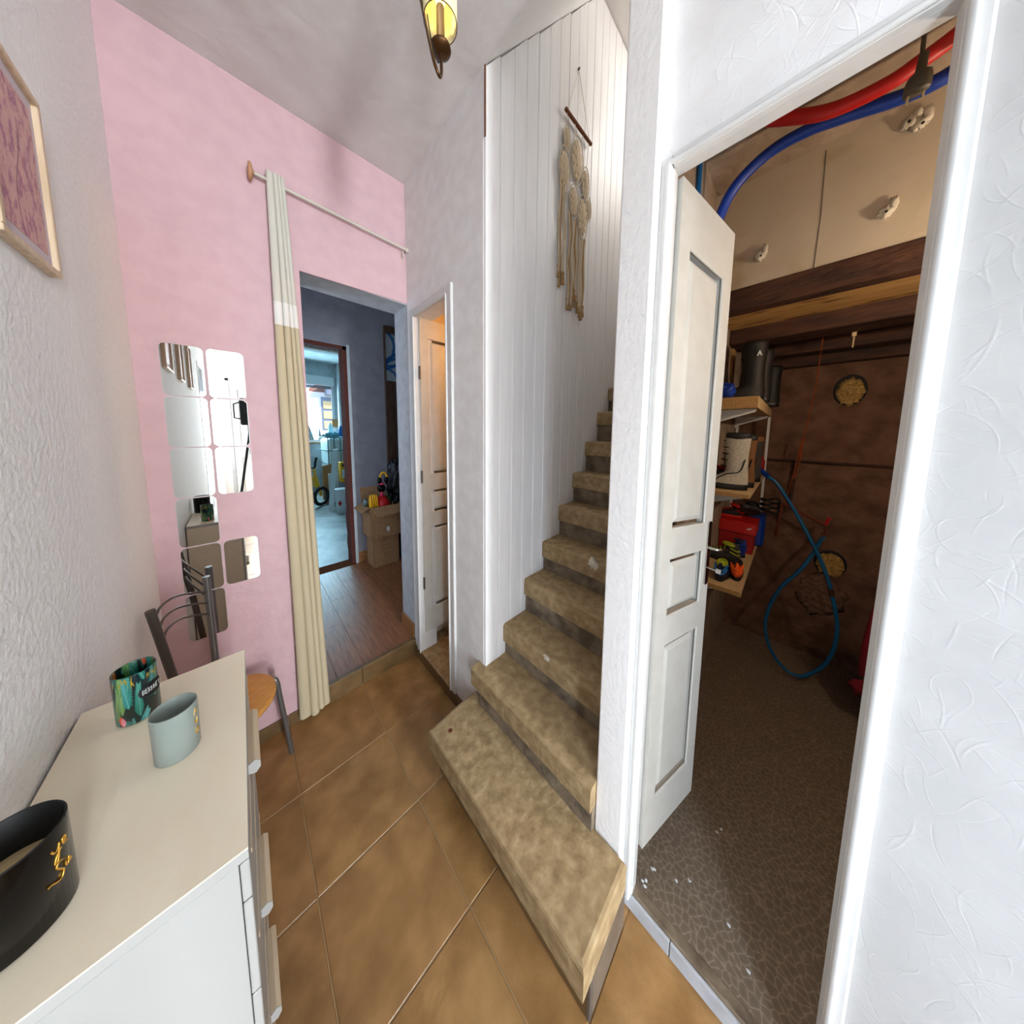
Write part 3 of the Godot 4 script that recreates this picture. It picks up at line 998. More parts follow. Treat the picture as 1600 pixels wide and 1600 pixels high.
func build_cupboard_room() -> void:
	var fl := shell("floor_cupboard", "crazed grey-brown concrete floor of the cupboard")
	var st := mb()
	box(st, V(0.812, -0.12, -0.30), V(2.75, 0.055, 0.95))
	put("concrete", st, M.crackle, fl)
	st = mb()
	box(st, V(0.803, 0.04, -0.276), V(0.835, 0.0565, 0.15), 0.004)
	put("edge", st, M.riser, fl)
	for e in [[-0.276, -0.142], [-0.140, 0.126]]:
		st = mb()
		box(st, V(0.795, 0.0, e[0]), V(0.803, 0.050, e[1]), 0.0015)
		put("tile", st, M.jamb_grey, fl)
	# scraps of plaster on the floor
	st = mb()
	for p in [[0.90, -0.222], [0.905, -0.216], [0.93, -0.16], [0.96, -0.13], [1.16, -0.09], [1.18, -0.08], [0.85, -0.235], [0.86, -0.228], [0.845, -0.226], [0.95, -0.03], [0.90, 0.02]]:
		lump(st, V(p[0], 0.057, p[1]), V(0.004, 0.003, 0.005), 0.9, 2.0, int(p[0] * 100), 8, 5)
	var cr := put("plaster_crumbs", st, M.white_plastic)
	cr.set_meta("kind", "stuff")
	tag(cr, "white plaster crumbs scattered on the cupboard floor near the threshold", "crumbs")
	st = mb()
	box(st, V(2.60, -0.1, -0.30), V(2.75, 2.7, 0.95))
	var wb := put("wall_cupboard_back", st, M.dark_concrete)
	wb.set_meta("kind", "structure")
	tag(wb, "dark brown concrete back wall of the cupboard with two plugged holes", "wall")
	st = mb()
	box(st, V(0.82, -0.1, 0.80), V(2.75, 2.7, 0.95))
	var wr := put("wall_cupboard_side", st, M.dark_concrete)
	wr.set_meta("kind", "structure")
	tag(wr, "brown concrete side wall of the cupboard", "wall")
	st = mb()
	box(st, V(0.832, 0.05, -0.284), V(2.60, 2.5, -0.276))
	var wl := put("wall_cupboard_shelves", st, M.beige_grey)
	wl.set_meta("kind", "structure")
	tag(wl, "beige side wall of the cupboard carrying the shelves", "wall")
	# high ceiling, cream bulkhead and the timber floor above the deep part
	st = mb()
	box(st, V(0.82, 2.42, -0.30), V(2.75, 2.55, 0.95))
	var ce := put("ceiling_cupboard", st, M.beige_grey)
	ce.set_meta("kind", "structure")
	tag(ce, "grey-beige plaster ceiling at the front of the cupboard", "ceiling")
	var bk := shell("wall_bulkhead", "cream painted bulkhead above the cupboard's first beam")
	st = mb()
	box(st, V(1.405, 2.02, -0.276), V(1.45, 2.42, 0.80))
	put("plaster", st, M.cream_wall, bk)
	st = mb()
	for p in [V(1.398, 2.137, -0.134), V(1.398, 2.144, 0.138), V(1.398, 2.348, 0.176), V(1.398, 2.362, 0.160)]:
		lump(st, p, V(0.006, 0.016, 0.014), 0.8, 1.6, int(p.y * 1000), 16, 10)
		lump(st, p + V(0, 0.016, 0.012), V(0.004, 0.02, 0.009), 0.8, 1.6, int(p.y * 900), 12, 8)
	var fi := put("filler_patch", st, M.filler, bk, "pale filler patch round a screw hole")
	st = mb()
	for p in [V(1.392, 2.135, -0.130), V(1.392, 2.142, 0.138), V(1.392, 2.344, 0.181), V(1.392, 2.364, 0.158)]:
		ball(st, p, V(0.002, 0.004, 0.003), 8, 6)
	put("screw_hole", st, M.black, fi)
	st = mb()
	tube(st, [V(1.4045, 2.40, 0.005), V(1.4042, 2.2, 0.008), V(1.4045, 2.03, 0.004)], 0.0007, 5)
	put("crack", st, M.dark_brown, bk)
	var tf := shell("ceiling_beams", "old dark timber beams with boards between them over the cupboard")
	for e in [[1.40, 0.063, 1.963], [1.913, 0.15, 1.963], [2.385, 0.12, 1.963], [2.535, 0.065, 1.912]]:
		st = mb()
		box(st, V(e[0], e[2], -0.276), V(e[0] + e[1], 2.045, 0.80), 0.004)
		put("beam", st, M.beam, tf)
	for e in [[1.463, 1.913], [2.063, 2.385], [2.505, 2.60]]:
		st = mb()
		box(st, V(e[0] - 0.01, 2.037, -0.276), V(e[1] + 0.01, 2.060, 0.80), 0.002)
		put("board", st, M.board, tf)

func build_grey_room() -> void:
	var fl := shell("floor_grey_room", "shiny brown laminate floor of the grey room")
	var st := mb()
	box(st, V(-1.0, -0.1, -3.26), V(1.75, 0.088, -1.68))
	put("underlay", st, M.oak, fl)
	var row := 0
	var x := -0.95
	while x < 1.65:
		var z: float = -3.10 - [0.0, 0.35, 0.62][row % 3]
		while z < -1.70:
			var a := maxf(z, -3.098)
			var b := minf(z + 0.92, -1.690)
			if b - a > 0.02:
				st = mb()
				box(st, V(x + 0.0004, 0.085, a + 0.0004), V(x + 0.1396, 0.100, b - 0.0004), 0.0008)
				put("plank", st, M.laminate, fl)
			z += 0.92
		x += 0.14
		row += 1
	var wg := shell("wall_grey_room", "violet-grey walls of the room beyond the pink wall")
	st = mb()
	# far wall with the garage opening
	box(st, V(-1.0, -0.1, -3.25), V(-0.10, 2.95, -3.10))
	box(st, V(0.797, -0.1, -3.25), V(1.75, 2.95, -3.10))
	box(st, V(-0.10, 2.312, -3.25), V(0.797, 2.95, -3.10))
	box(st, V(-1.1, -0.1, -3.25), V(-0.95, 2.95, -1.70))
	box(st, V(1.60, -0.1, -3.25), V(1.75, 2.95, -1.70))
	box(st, V(-1.1, -0.1, -1.865), V(-0.30, 2.95, -1.70))
	box(st, V(0.90, -0.1, -1.865), V(1.75, 2.95, -1.80))
	put("plaster", st, M.grey_wall, wg)
	st = mb()
	box(st, V(-1.1, 2.80, -3.25), V(1.75, 2.95, -1.70))
	var ce := put("ceiling_grey_room", st, M.ceiling)
	ce.set_meta("kind", "structure")
	tag(ce, "ceiling of the grey room", "ceiling")
	# rough red-brown reveal of the knocked-out opening, its plaster edge painted pale for the light on it
	var dr := shell("trim_opening", "rough red-brown edge of the broken-out opening to the garage")
	st = mb()
	var pts_in := []
	for k in 24:
		pts_in.append(0.757 + rng.randf_range(-0.004, 0.006))
	for k in 23:
		var y0 := 0.1 + k * 0.0965
		var y1 := y0 + 0.0965
		hexa(st, [V(pts_in[k], y0, -3.24), V(0.80, y0, -3.24), V(0.80, y0, -3.104), V(pts_in[k] + 0.004, y0, -3.104), V(pts_in[k + 1], y1, -3.24), V(0.80, y1, -3.24), V(0.80, y1, -3.104), V(pts_in[k + 1] + 0.004, y1, -3.104)])
	for k in 23:
		var x0 := -0.10 + k * 0.0391
		var x1 := x0 + 0.0391
		var ya := 2.278 + rng.randf_range(-0.006, 0.006)
		hexa(st, [V(x0, ya, -3.24), V(x1, ya, -3.24), V(x1, ya, -3.104), V(x0, ya, -3.104), V(x0, 2.315, -3.24), V(x1, 2.315, -3.24), V(x1, 2.315, -3.104), V(x0, 2.315, -3.104)])
	put("broken_edge", st, M.redbrown, dr)
	st = mb()
	box(st, V(0.797, 0.10, -3.108), V(0.824, 2.33, -3.094), 0.003)
	put("lit_plaster_edge", st, M.garage_wall, dr, "plaster edge strip painted pale for the light on it")
	st = mb()
	box(st, V(-0.10, 0.0, -3.25), V(0.80, 0.103, -3.085), 0.004)
	put("threshold", st, M.threshold, dr)
	st = mb()
	box(st, V(0.825, 0.10, -3.10), V(1.60, 0.215, -3.088), 0.003)
	var sk := put("baseboard_grey_room", st, M.oak)
	sk.set_meta("kind", "structure")
	tag(sk, "oak skirting board along the grey wall", "baseboard")
	st = mb()
	box(st, V(0.757, 0.10, -1.86), V(0.769, 0.205, -1.68), 0.002)
	var sk2 := put("baseboard_jamb", st, M.oak)
	sk2.set_meta("kind", "structure")
	tag(sk2, "short oak skirting piece at the doorway's right jamb", "baseboard")
	# tall dark wooden door with a swirled blue glass pane
	var d := shell("door_4", "tall dark brown wooden door with a blue swirled glass pane")
	for k in 4:
		st = mb()
		box(st, V(1.150 + 0.10 * k, 0.10, -3.098), V(1.249 + 0.10 * k, 2.03, -3.07), 0.003)
		put("plank", st, M.brown_wood, d)
	st = mb()
	box(st, V(1.150, 2.53, -3.098), V(1.55, 2.60, -3.06), 0.004)
	box(st, V(1.150, 2.02, -3.098), V(1.163, 2.54, -3.06), 0.003)
	box(st, V(1.537, 2.02, -3.098), V(1.55, 2.54, -3.06), 0.003)
	put("frame", st, M.brown_wood, d)
	st = mb()
	slab(st, PackedVector2Array([Vector2(1.160, 2.02), Vector2(1.540, 2.02), Vector2(1.540, 2.535), Vector2(1.160, 2.535)]), V(0, 0, -3.092), Vector3.RIGHT, Vector3.UP, V(0, 0, 0.008), -1, true)
	var pm := mat(Color.WHITE, 0.25)
	pm.albedo_texture = swirl_print()
	put("pane", st, pm, d, "glass pane with blue swirls on pale grey")

func swirl_print() -> ImageTexture:
	var im := Image.create(160, 220, false, Image.FORMAT_RGBA8)
	var nz := FastNoiseLite.new()
	nz.seed = 4
	nz.frequency = 0.15
	for y in 220:
		for x in 160:
			var v := 0.66 + 0.16 * nz.get_noise_2d(x, y)
			var c := Color(v * 0.92, v, v * 1.02)
			for e in [[-20.0, 60.0, 62.0, 7.0], [-10.0, 66.0, 82.0, 5.0], [10.0, 40.0, 92.0, 6.0], [60.0, 190.0, 70.0, 6.0], [70.0, 200.0, 92.0, 5.0], [150.0, 20.0, 70.0, 6.0], [0.0, 230.0, 60.0, 5.0]]:
				var dd: float = absf(Vector2(x - e[0], (y - e[1]) * 0.85).length() - e[2] + 4.0 * nz.get_noise_2d(y * 0.2, x * 0.2))
				if dd < e[3]:
					c = c.lerp(Color(0.06, 0.30, 0.55), 1.0 - dd / e[3] * 0.6)
			im.set_pixel(x, y, c)
	return ImageTexture.create_from_image(im)

func build_garage() -> void:
	var st := mb()
	box(st, V(-1.6, -0.15, -8.2), V(2.7, 0.0, -3.24))
	var fl := put("floor_garage", st, M.garage_floor)
	fl.set_meta("kind", "structure")
	tag(fl, "smooth pale concrete floor of the garage", "floor")
	var wg := shell("wall_garage", "pale blue-white plaster walls of the garage")
	st = mb()
	box(st, V(-1.7, -0.1, -8.2), V(0.20, 3.4, -8.0))
	box(st, V(1.745, -0.1, -8.2), V(2.7, 3.4, -8.0))
	box(st, V(0.20, -0.1, -8.2), V(1.745, 1.205, -8.0))
	box(st, V(0.20, 2.78, -8.2), V(1.745, 3.4, -8.0))
	box(st, V(-1.7, -0.1, -8.2), V(-1.6, 3.4, -3.25))
	box(st, V(2.6, -0.1, -8.2), V(2.7, 3.4, -3.25))
	box(st, V(-1.7, 2.9, -3.26), V(2.7, 3.4, -3.20))
	box(st, V(1.70, -0.1, -3.26), V(2.7, 3.4, -3.20))
	box(st, V(-1.7, -0.1, -3.26), V(-0.9, 3.4, -3.20))
	box(st, V(1.78, -0.1, -8.0), V(2.02, 3.1, -7.80), 0.01)
	put("plaster", st, M.garage_wall, wg)
	st = mb()
	box(st, V(-1.7, 3.1, -8.2), V(2.7, 3.4, -3.2))
	var ce := put("ceiling_garage", st, M.garage_wall)
	ce.set_meta("kind", "structure")
	tag(ce, "white ceiling of the garage", "ceiling")
	st = mb()
	box(st, V(-1.6, 2.83, -5.8), V(2.6, 3.1, -5.55), 0.01)
	var gb := put("trim_beam", st, M.garage_wall)
	gb.set_meta("kind", "structure")
	tag(gb, "pale downstand beam across the garage ceiling", "beam")
	st = mb()
	box(st, V(-0.1, 2.33, -3.52), V(1.1, 2.44, -3.40), 0.006)
	var gl := put("trim_plank", st, M.stone)
	gl.set_meta("kind", "structure")
	tag(gl, "weathered timber lintel behind the garage opening", "lintel")
	# window with its roller shutter box
	var w := shell("window_1", "bright garage window with roller shutter box and white frame")
	st = mb()
	box(st, V(0.20, 2.57, -8.06), V(1.745, 2.78, -7.93), 0.01)
	put("shutter_box", st, M.white_plastic, w)
	for k in 3:
		st = mb()
		box(st, V(0.25, 2.50 + 0.024 * k, -8.09), V(1.69, 2.522 + 0.024 * k, -8.078), 0.003)
		put("slat", st, M.cage, w)
	st = mb()
	box(st, V(1.69, 1.205, -8.12), V(1.745, 2.58, -8.03), 0.006)
	box(st, V(0.20, 1.205, -8.12), V(0.255, 2.58, -8.03), 0.006)
	box(st, V(0.20, 1.19, -8.12), V(1.745, 1.25, -8.03), 0.006)
	put("frame", st, M.white_plastic, w)
	st = mb()
	box(st, V(0.25, 1.24, -8.085), V(1.70, 2.52, -8.08))
	put("pane", st, M.glass, w)
	st = mb()
	box(st, V(0.16, 1.17, -8.02), V(1.80, 1.205, -7.90), 0.006)
	put("sill", st, M.oak, w)
	# outside
	st = mb()
	box(st, V(-30, -0.4, -60), V(30, -0.15, -8.3))
	var gr := put("ground", st, M.stone)
	gr.set_meta("kind", "structure")
	tag(gr, "paved yard outside the garage window", "ground")
	var h := thing("house", "sunlit white house with orange tiled roof and shuttered window across the yard", "house", V(3.2, -0.15, -16.5))
	st = mb()
	box(st, V(1.5, -0.2, -20), V(7.5, 3.35, -16.4))
	put("wall", st, M.house, h)
	st = mb()
	box(st, V(3.15, 3.2, -16.42), V(7.6, 3.75, -16.0), 0.02)
	put("eaves", st, M.house_grey, h)
	for k in 24:
		st = mb()
		var xx := 2.95 + k * 0.19
		tube(st, [V(xx, 3.75, -15.95), V(xx + 0.1, 4.75, -18.4)], 0.105, 8)
		put("roof_tile", st, M.clay, h)
	st = mb()
	box(st, V(2.9, 3.55, -19), V(7.6, 3.8, -16.1))
	put("roof_base", st, M.clay, h)
	for e in [[3.05, 1.55, 3.75, 3.05]]:
		st = mb()
		box(st, V(e[0] - 0.08, e[1] - 0.08, -16.44), V(e[2] + 0.5, e[3] + 0.08, -16.38), 0.01)
		var f := put("window_frame", st, M.house_grey, h)
		for k in 3:
			st = mb()
			box(st, V(e[0], e[1] + 0.5 * k, -16.42), V(e[2] + 0.45, e[1] + 0.5 * k + 0.38, -16.34), 0.01)
			put("shutter_panel", st, M.shutter, f)
	st = mb()
	box(st, V(1.75, 1.45, -16.44), V(2.35, 2.05, -16.37), 0.01)
	put("window_panel", st, M.shutter, h)
	var sw := thing("stone_building", "pale rubble stone building on the left outside the garage window", "building", V(1.2, -0.15, -19))
	st = mb()
	box(st, V(-6.0, -0.2, -24), V(2.7, 6.5, -20.2))
	put("wall", st, M.stone, sw)
	st = mb()
	for k in 14:
		lump(st, V(1.0 + 0.16 * k, 0.55, -8.55), V(0.14, 0.74 + 0.05 * (k % 3), 0.14), 0.8, 2.0, k + 50, 12, 8)
	var hg := put("hedge", st, M.hedge)
	hg.set_meta("kind", "stuff")
	tag(hg, "low green plants just outside the garage window", "plants")

# ---------------------------------------------------------------- hallway things
func build_dresser() -> void:
	var d := thing("dresser", "low cream and white dresser against the left wall", "dresser", V(-0.15, 0, -0.71))
	var x0 := -0.262
	var xf := -0.0265
	var z0 := -0.940
	var z1 := -0.473
	var st := mb()
	box(st, V(x0, 0.9325, z0), V(xf, 0.935, z1))
	put("top", st, M.dresser, d)
	st = mb()
	box(st, V(x0, 0.918, z0), V(xf, 0.9324, z1), 0.0006)
	put("top_edge", st, M.dresser_white, d)
	st = mb()
	box(st, V(x0, 0.02, z1 - 0.014), V(xf - 0.0105, 0.9175, z1), 0.0008)
	put("end_panel", st, M.dresser_white, d)
	st = mb()
	box(st, V(x0, 0.02, z0), V(xf - 0.0105, 0.9175, z0 + 0.014), 0.0008)
	put("end_panel", st, M.dresser, d)
	st = mb()
	box(st, V(x0, 0.02, z0 + 0.014), V(xf - 0.012, 0.9175, z1 - 0.014))
	put("carcass", st, M.gap, d)
	st = mb()
	box(st, V(x0 + 0.02, 0.0, z0 + 0.02), V(xf - 0.03, 0.02, z1 - 0.02))
	put("plinth", st, M.dresser_white, d)
	# drawer fronts: one in four carries no handle
	var rows := [[0.857, 0.916, true], [0.703, 0.854, false], [0.452, 0.700, true], [0.196, 0.449, true], [0.03, 0.193, false]]
	var hy := [0.886, 0.0, 0.575, 0.322, 0.0]
	for i in rows.size():
		st = mb()
		box(st, V(xf - 0.0095, rows[i][0], z0), V(xf, rows[i][1], z1), 0.0012)
		var f := put("drawer_front", st, M.dresser_white, d)
		if rows[i][2]:
			st = mb()
			var y: float = hy[i]
			var pr := PackedVector2Array([Vector2(0.0, -0.012), Vector2(0.010, -0.016), Vector2(0.0165, -0.008), Vector2(0.0165, 0.004), Vector2(0.009, 0.010), Vector2(0.0, 0.006)])
			slab(st, pr, V(xf, y, -0.770), V(1, 0, 0), V(0, 1, 0), V(0, 0, 0.127))
			var hn := put("handle", st, M.birch, f)
			st = mb()
			slab(st, pr, V(xf, y, -0.643), V(1, 0, 0), V(0, 1, 0), V(0, 0, 0.0015))
			put("end_cap", st, M.dresser_white, f)
		st = mb()
		box(st, V(xf - 0.001, rows[i][0] + 0.004, z0 + 0.01), V(xf + 0.0012, rows[i][0] + 0.012, z1 - 0.05), 0.0006)
		put("edge_bead", st, M.birch, f)

# a script stroke drawn on the side of a cup, as a fine raised line
func on_cup(c: Vector3, r: float, ang: float, y: float, pts: Array, size: float) -> Array:
	var out := []
	for p in pts:
		var a: float = ang + p[0] * size / r
		out.append(c + V(sin(a) * r, y + p[1] * size, cos(a) * r))
	return smooth_path(out, 5)

func cup(called: String, label: String, c: Vector3, r0: float, r1: float, h: float, wall: float, m: Material, inner: Material, uv := false) -> Node3D:
	var t := thing(called, label, "candle jar", c)
	var st := mb()
	lathe(st, [Vector2(r0 * 0.9, 0.0), Vector2(r0, 0.003), Vector2(r1, h - 0.0015)], c, 48, Basis(), uv, false)
	put("body", st, m, t)
	st = mb()
	lathe(st, [Vector2(r0 - wall, 0.007), Vector2(r0 - wall, 0.008), Vector2(r1 - wall, h - 0.0015), Vector2(r1 - wall * 0.5, h), Vector2(r1, h - 0.0015)], c, 48, Basis(), uv, false)
	put("lining", st, inner, t)
	return t

func build_candles() -> void:
	var y := 0.9352
	# black candle
	var cb := V(-0.2185, y, -0.569)
	var b := cup("black_candle", "glossy black candle jar with gold script at the dresser's near end", cb, 0.0405, 0.0405, 0.108, 0.0018, M.black_gloss, M.black)
	var st := mb()
	var toward := V(0.36, 0, 0.93)
	var disc := []
	var under := []
	for k in 40:
		var a := TAU * k / 40
		var p := V(sin(a) * 0.0384, 0, cos(a) * 0.0384)
		var f := p.dot(toward) / 0.0384
		disc.append(cb + p + V(0, 0.060 + 0.037 * smoothstep(0.2, 0.95, f), 0))
		under.append(cb + p + V(0, 0.02, 0))
	var inner := []
	for k in 40:
		var a := TAU * k / 40
		var p := V(sin(a) * 0.030, 0, cos(a) * 0.030)
		var f := p.dot(toward) / 0.030
		inner.append(cb + p + V(0, 0.052 + 0.026 * smoothstep(0.2, 0.95, f), 0))
	skin(st, [under, disc, inner], true, true, 0)
	put("wax", st, M.wax, b)
	st = mb()
	var ga := 1.03
	for l in [[[0.0, 0.55], [0.12, 0.25], [0.34, 0.3], [0.42, 0.6], [0.36, 0.1], [0.25, -0.45], [0.08, -0.5], [0.2, -0.15], [0.5, 0.15]], [[0.62, 0.3], [0.85, 0.42], [0.8, 0.62], [0.64, 0.55], [0.66, 0.2], [0.95, 0.12]]]:
		tube(st, on_cup(cb, 0.0407, ga, 0.0765, l, 0.0175), 0.0009, 6)
	for l in [[[0.45, 0.95], [0.3, 1.05], [0.12, 0.85], [0.28, 0.5], [0.45, 0.2], [0.3, -0.15], [0.05, -0.1], [-0.2, 0.1], [-0.35, 0.1]], [[0.62, 0.55], [0.62, 0.25], [0.78, 0.22], [0.86, 0.6], [0.88, 0.22], [1.05, 0.3]]]:
		tube(st, on_cup(cb, 0.0407, ga, 0.047, l, 0.0175), 0.0009, 6)
	put("script", st, M.gold, b, "gold handwritten script")
	# grey-green candle
	var cg := V(-0.1125, y, -0.709)
	var gcup := cup("grey_candle", "plain grey-green candle jar with small gold letters, middle of the dresser", cg, 0.0268, 0.0275, 0.086, 0.0014, M.grey_green, M.grey_green)
	st = mb()
	var gg := 1.02
	tube(st, on_cup(cg, 0.0274, gg, 0.063, [[0.0, 0.0], [0.15, 0.5], [0.3, 1.0]], 0.011), 0.0007, 6)
	tube(st, on_cup(cg, 0.0274, gg, 0.063, [[0.3, 1.0], [0.45, 0.5], [0.6, 0.0]], 0.011), 0.0007, 6)
	tube(st, on_cup(cg, 0.0273, gg, 0.044, [[0.0, 1.0], [0.15, 0.5], [0.3, 0.0]], 0.011), 0.0008, 6)
	tube(st, on_cup(cg, 0.0273, gg, 0.044, [[0.3, 0.0], [0.45, 0.5], [0.6, 1.0]], 0.011), 0.0008, 6)
	var o := []
	for k in 13:
		o.append([0.35 + 0.28 * sin(TAU * k / 12), 0.5 + 0.5 * cos(TAU * k / 12)])
	tube(st, on_cup(cg, 0.0272, gg, 0.026, o, 0.011), 0.0008, 6)
	put("letters", st, M.gold, gcup, "small gold capital letters")
	# jungle candle
	var cj := V(-0.1785, y, -0.860)
	var jm := mat(Color.WHITE, 0.22)
	jm.albedo_texture = jungle_print()
	var jl := mat(Color(0.75, 0.85, 0.85), 0.3)
	jl.albedo_texture = jm.albedo_texture
	var j := cup("jungle_candle", "candle jar printed with jungle leaves and a dark name plate, far end of dresser", cj, 0.0275, 0.0275, 0.100, 0.0014, jm, jl, true)
	# name plate: a dark lozenge with raised pale letters
	st = mb()
	var rings := []
	var na := 0.98
	for k in 25:
		var t := -1.0 + 2.0 * k / 24
		var hh := 0.013 * pow(1.0 - pow(absf(t), 3.0), 0.5) + 0.0004
		var a := na + t * 0.75
		var ring := []
		for e in [[0.0282, -hh], [0.0282, hh], [0.0270, hh], [0.0270, -hh]]:
			ring.append(cj + V(sin(a) * e[0], 0.056 + e[1], cos(a) * e[0]))
		rings.append(ring)
	skin(st, rings, true, true, -1)
	var plate := put("name_plate", st, M.black, j, "dark name plate with pale letters")
	st = mb()
	var glyphs := [[[[0, 0], [0, 1], [0.5, 0.8], [0.1, 0.5], [0.55, 0.2], [0, 0]]], [[[0.5, 1], [0, 1], [0, 0], [0.5, 0]], [[0, 0.5], [0.4, 0.5]]], [[[0, 0], [0, 1], [0.5, 0.75], [0, 0.5], [0.5, 0]]], [[[0, 0], [0, 1]], [[0.5, 0], [0.5, 1]], [[0, 0.5], [0.5, 0.5]]], [[[0, 1], [0.15, 0], [0.3, 0.7], [0.45, 0], [0.6, 1]]], [[[0.5, 1], [0, 1], [0, 0], [0.5, 0]], [[0, 0.5], [0.4, 0.5]]], [], [[[0, 1], [0, 0], [0.5, 0]]]]
	for k in glyphs.size():
		for l in glyphs[k]:
			var pts := []
			for p in l:
				var a: float = na - 0.56 + k * 0.145 + p[0] * 0.0065 / 0.0283
				pts.append(cj + V(sin(a) * 0.0283, 0.0515 + p[1] * 0.009, cos(a) * 0.0283))
			tube(st, pts, 0.00055, 5)
	put("letters", st, M.white_plastic, plate)

func jungle_print() -> ImageTexture:
	var w := 768
	var h := 256
	var im := Image.create(w, h, false, Image.FORMAT_RGBA8)
	im.fill(Color(0.02, 0.10, 0.12))
	var r := RandomNumberGenerator.new()
	r.seed = 5
	for y in h:
		for x in w:
			var k := float(y) / h
			im.set_pixel(x, y, Color(0.02, 0.13, 0.16).lerp(Color(0.06, 0.09, 0.02), k))
	var line := func(a: Vector2, b: Vector2, c: Color, wd: float) -> void:
		var n := int(a.distance_to(b)) + 1
		for i in n:
			var p := a.lerp(b, float(i) / n)
			var ww := int(wd * sin(PI * (0.15 + 0.85 * i / n)) + 0.5)
			for dx in range(-ww, ww + 1):
				for dy in range(-ww, ww + 1):
					var yy := int(p.y) + dy
					if yy >= 0 and yy < h:
						im.set_pixel(posmod(int(p.x) + dx, w), yy, c)
	for i in 58:
		var base := Vector2(r.randf() * w, r.randf_range(20, h * 0.72))
		var ang := r.randf_range(-2.6, -0.5)
		var len := r.randf_range(45, 95)
		var c: Color = [Color(0.06, 0.32, 0.30), Color(0.10, 0.42, 0.36), Color(0.16, 0.48, 0.46), Color(0.05, 0.25, 0.16), Color(0.36, 0.52, 0.26)][r.randi() % 5]
		var bend := r.randf_range(-0.5, 0.5)
		for k in 13:
			var t := k / 13.0
			var p := base + Vector2.from_angle(ang + bend * t) * len * t
			for s in [-1, 1]:
				line.call(p, p + Vector2.from_angle(ang + bend * t + s * 0.8) * len * 0.42 * (1.0 - t * 0.6), c.lightened(0.2 * t), 2.0)
		line.call(base, base + Vector2.from_angle(ang + bend * 0.6) * len, c.lightened(0.3), 1.0)
	for i in 60:
		var base := Vector2(r.randf() * w, h - r.randf_range(0, 30))
		var ang := r.randf_range(-2.4, -0.7)
		var c: Color = [Color(0.42, 0.42, 0.08), Color(0.55, 0.52, 0.14), Color(0.30, 0.34, 0.07), Color(0.62, 0.68, 0.46)][r.randi() % 4]
		line.call(base, base + Vector2.from_angle(ang) * r.randf_range(35, 85), c, 5.0)
	for i in 11:
		var p := Vector2(r.randf() * w, r.randf_range(h * 0.42, h * 0.75))
		var c: Color = [Color(0.86, 0.28, 0.14), Color(0.88, 0.50, 0.55), Color(0.90, 0.42, 0.16)][i % 3]
		for k in 6:
			line.call(p, p + Vector2.from_angle(-2.4 + k * 0.36) * 22, c.lightened(0.1 * (k % 2)), 4.0)
	for i in 40:
		var x := r.randf() * w
		line.call(Vector2(x, r.randf_range(0, 14)), Vector2(x + r.randf_range(-18, 18), r.randf_range(14, 34)), Color(0.62, 0.52, 0.16), 2.0)
	return ImageTexture.create_from_image(im)

func build_chair() -> void:
	var c := thing("metal_chair", "grey metal chair with round wooden seat squeezed behind the dresser", "chair", V(-0.07, 0, -1.42))
	var st := mb()
	# back posts run down into the rear legs
	var a_pts := [V(-0.243, 0.922, -1.38), V(-0.213, 0.675, -1.38), V(-0.188, 0.42, -1.39), V(-0.225, 0.0, -1.40)]
	tube(st, a_pts, 0.0115, 14)
	put("back_post", st, M.steel_dark, c)
	st = mb()
	var b_pts := [V(-0.1365, 0.903, -1.612), V(-0.1335, 0.543, -1.610), V(-0.130, 0.42, -1.595), V(-0.160, 0.0, -1.625)]
	tube(st, b_pts, 0.0115, 14)
	put("back_post", st, M.steel, c)
	# three bowed rungs
	for k in 3:
		var p0 := V(-0.236 + 0.005 * k, 0.885 - 0.0425 * k, -1.38)
		var p1 := V(-0.1375, 0.840 - 0.047 * k, -1.605)
		var bow := V(-0.022, 0.034, -0.010)
		st = mb()
		tube(st, smooth_path([p0, p0.lerp(p1, 0.22) + bow * 0.75, p0.lerp(p1, 0.5) + bow, p0.lerp(p1, 0.78) + bow * 0.6, p1], 8), 0.0038, 8)
		put("rung", st, M.steel_dark, c)
	# round seat
	st = mb()
	var rings := []
	for e in [[0.118, 0.404], [0.130, 0.408], [0.130, 0.418], [0.122, 0.423], [0.06, 0.418], [0.0, 0.417]]:
		var ring := []
		for j in 40:
			var t := TAU * j / 40
			ring.append(V(-0.085 + sin(t) * e[0], e[1], -1.455 + cos(t) * e[0] * 1.15))
		rings.append(ring)
	skin(st, rings, true, false)
	put("seat", st, M.seat_wood, c)
	# seat frame and front legs
	st = mb()
	tube(st, smooth_path([V(-0.15, 0.395, -1.56), V(-0.02, 0.395, -1.545), V(0.036, 0.394, -1.525), V(0.050, 0.372, -1.520), V(0.056, 0.30, -1.519), V(0.070, 0.15, -1.519), V(0.083, 0.0, -1.517)], 6), 0.0098, 12)
	put("leg", st, M.steel, c)
	st = mb()
	tube(st, smooth_path([V(-0.17, 0.395, -1.30), V(-0.075, 0.394, -1.305), V(-0.058, 0.372, -1.305), V(-0.052, 0.25, -1.30), V(-0.045, 0.0, -1.29)], 6), 0.0098, 12)
	put("leg", st, M.steel, c)

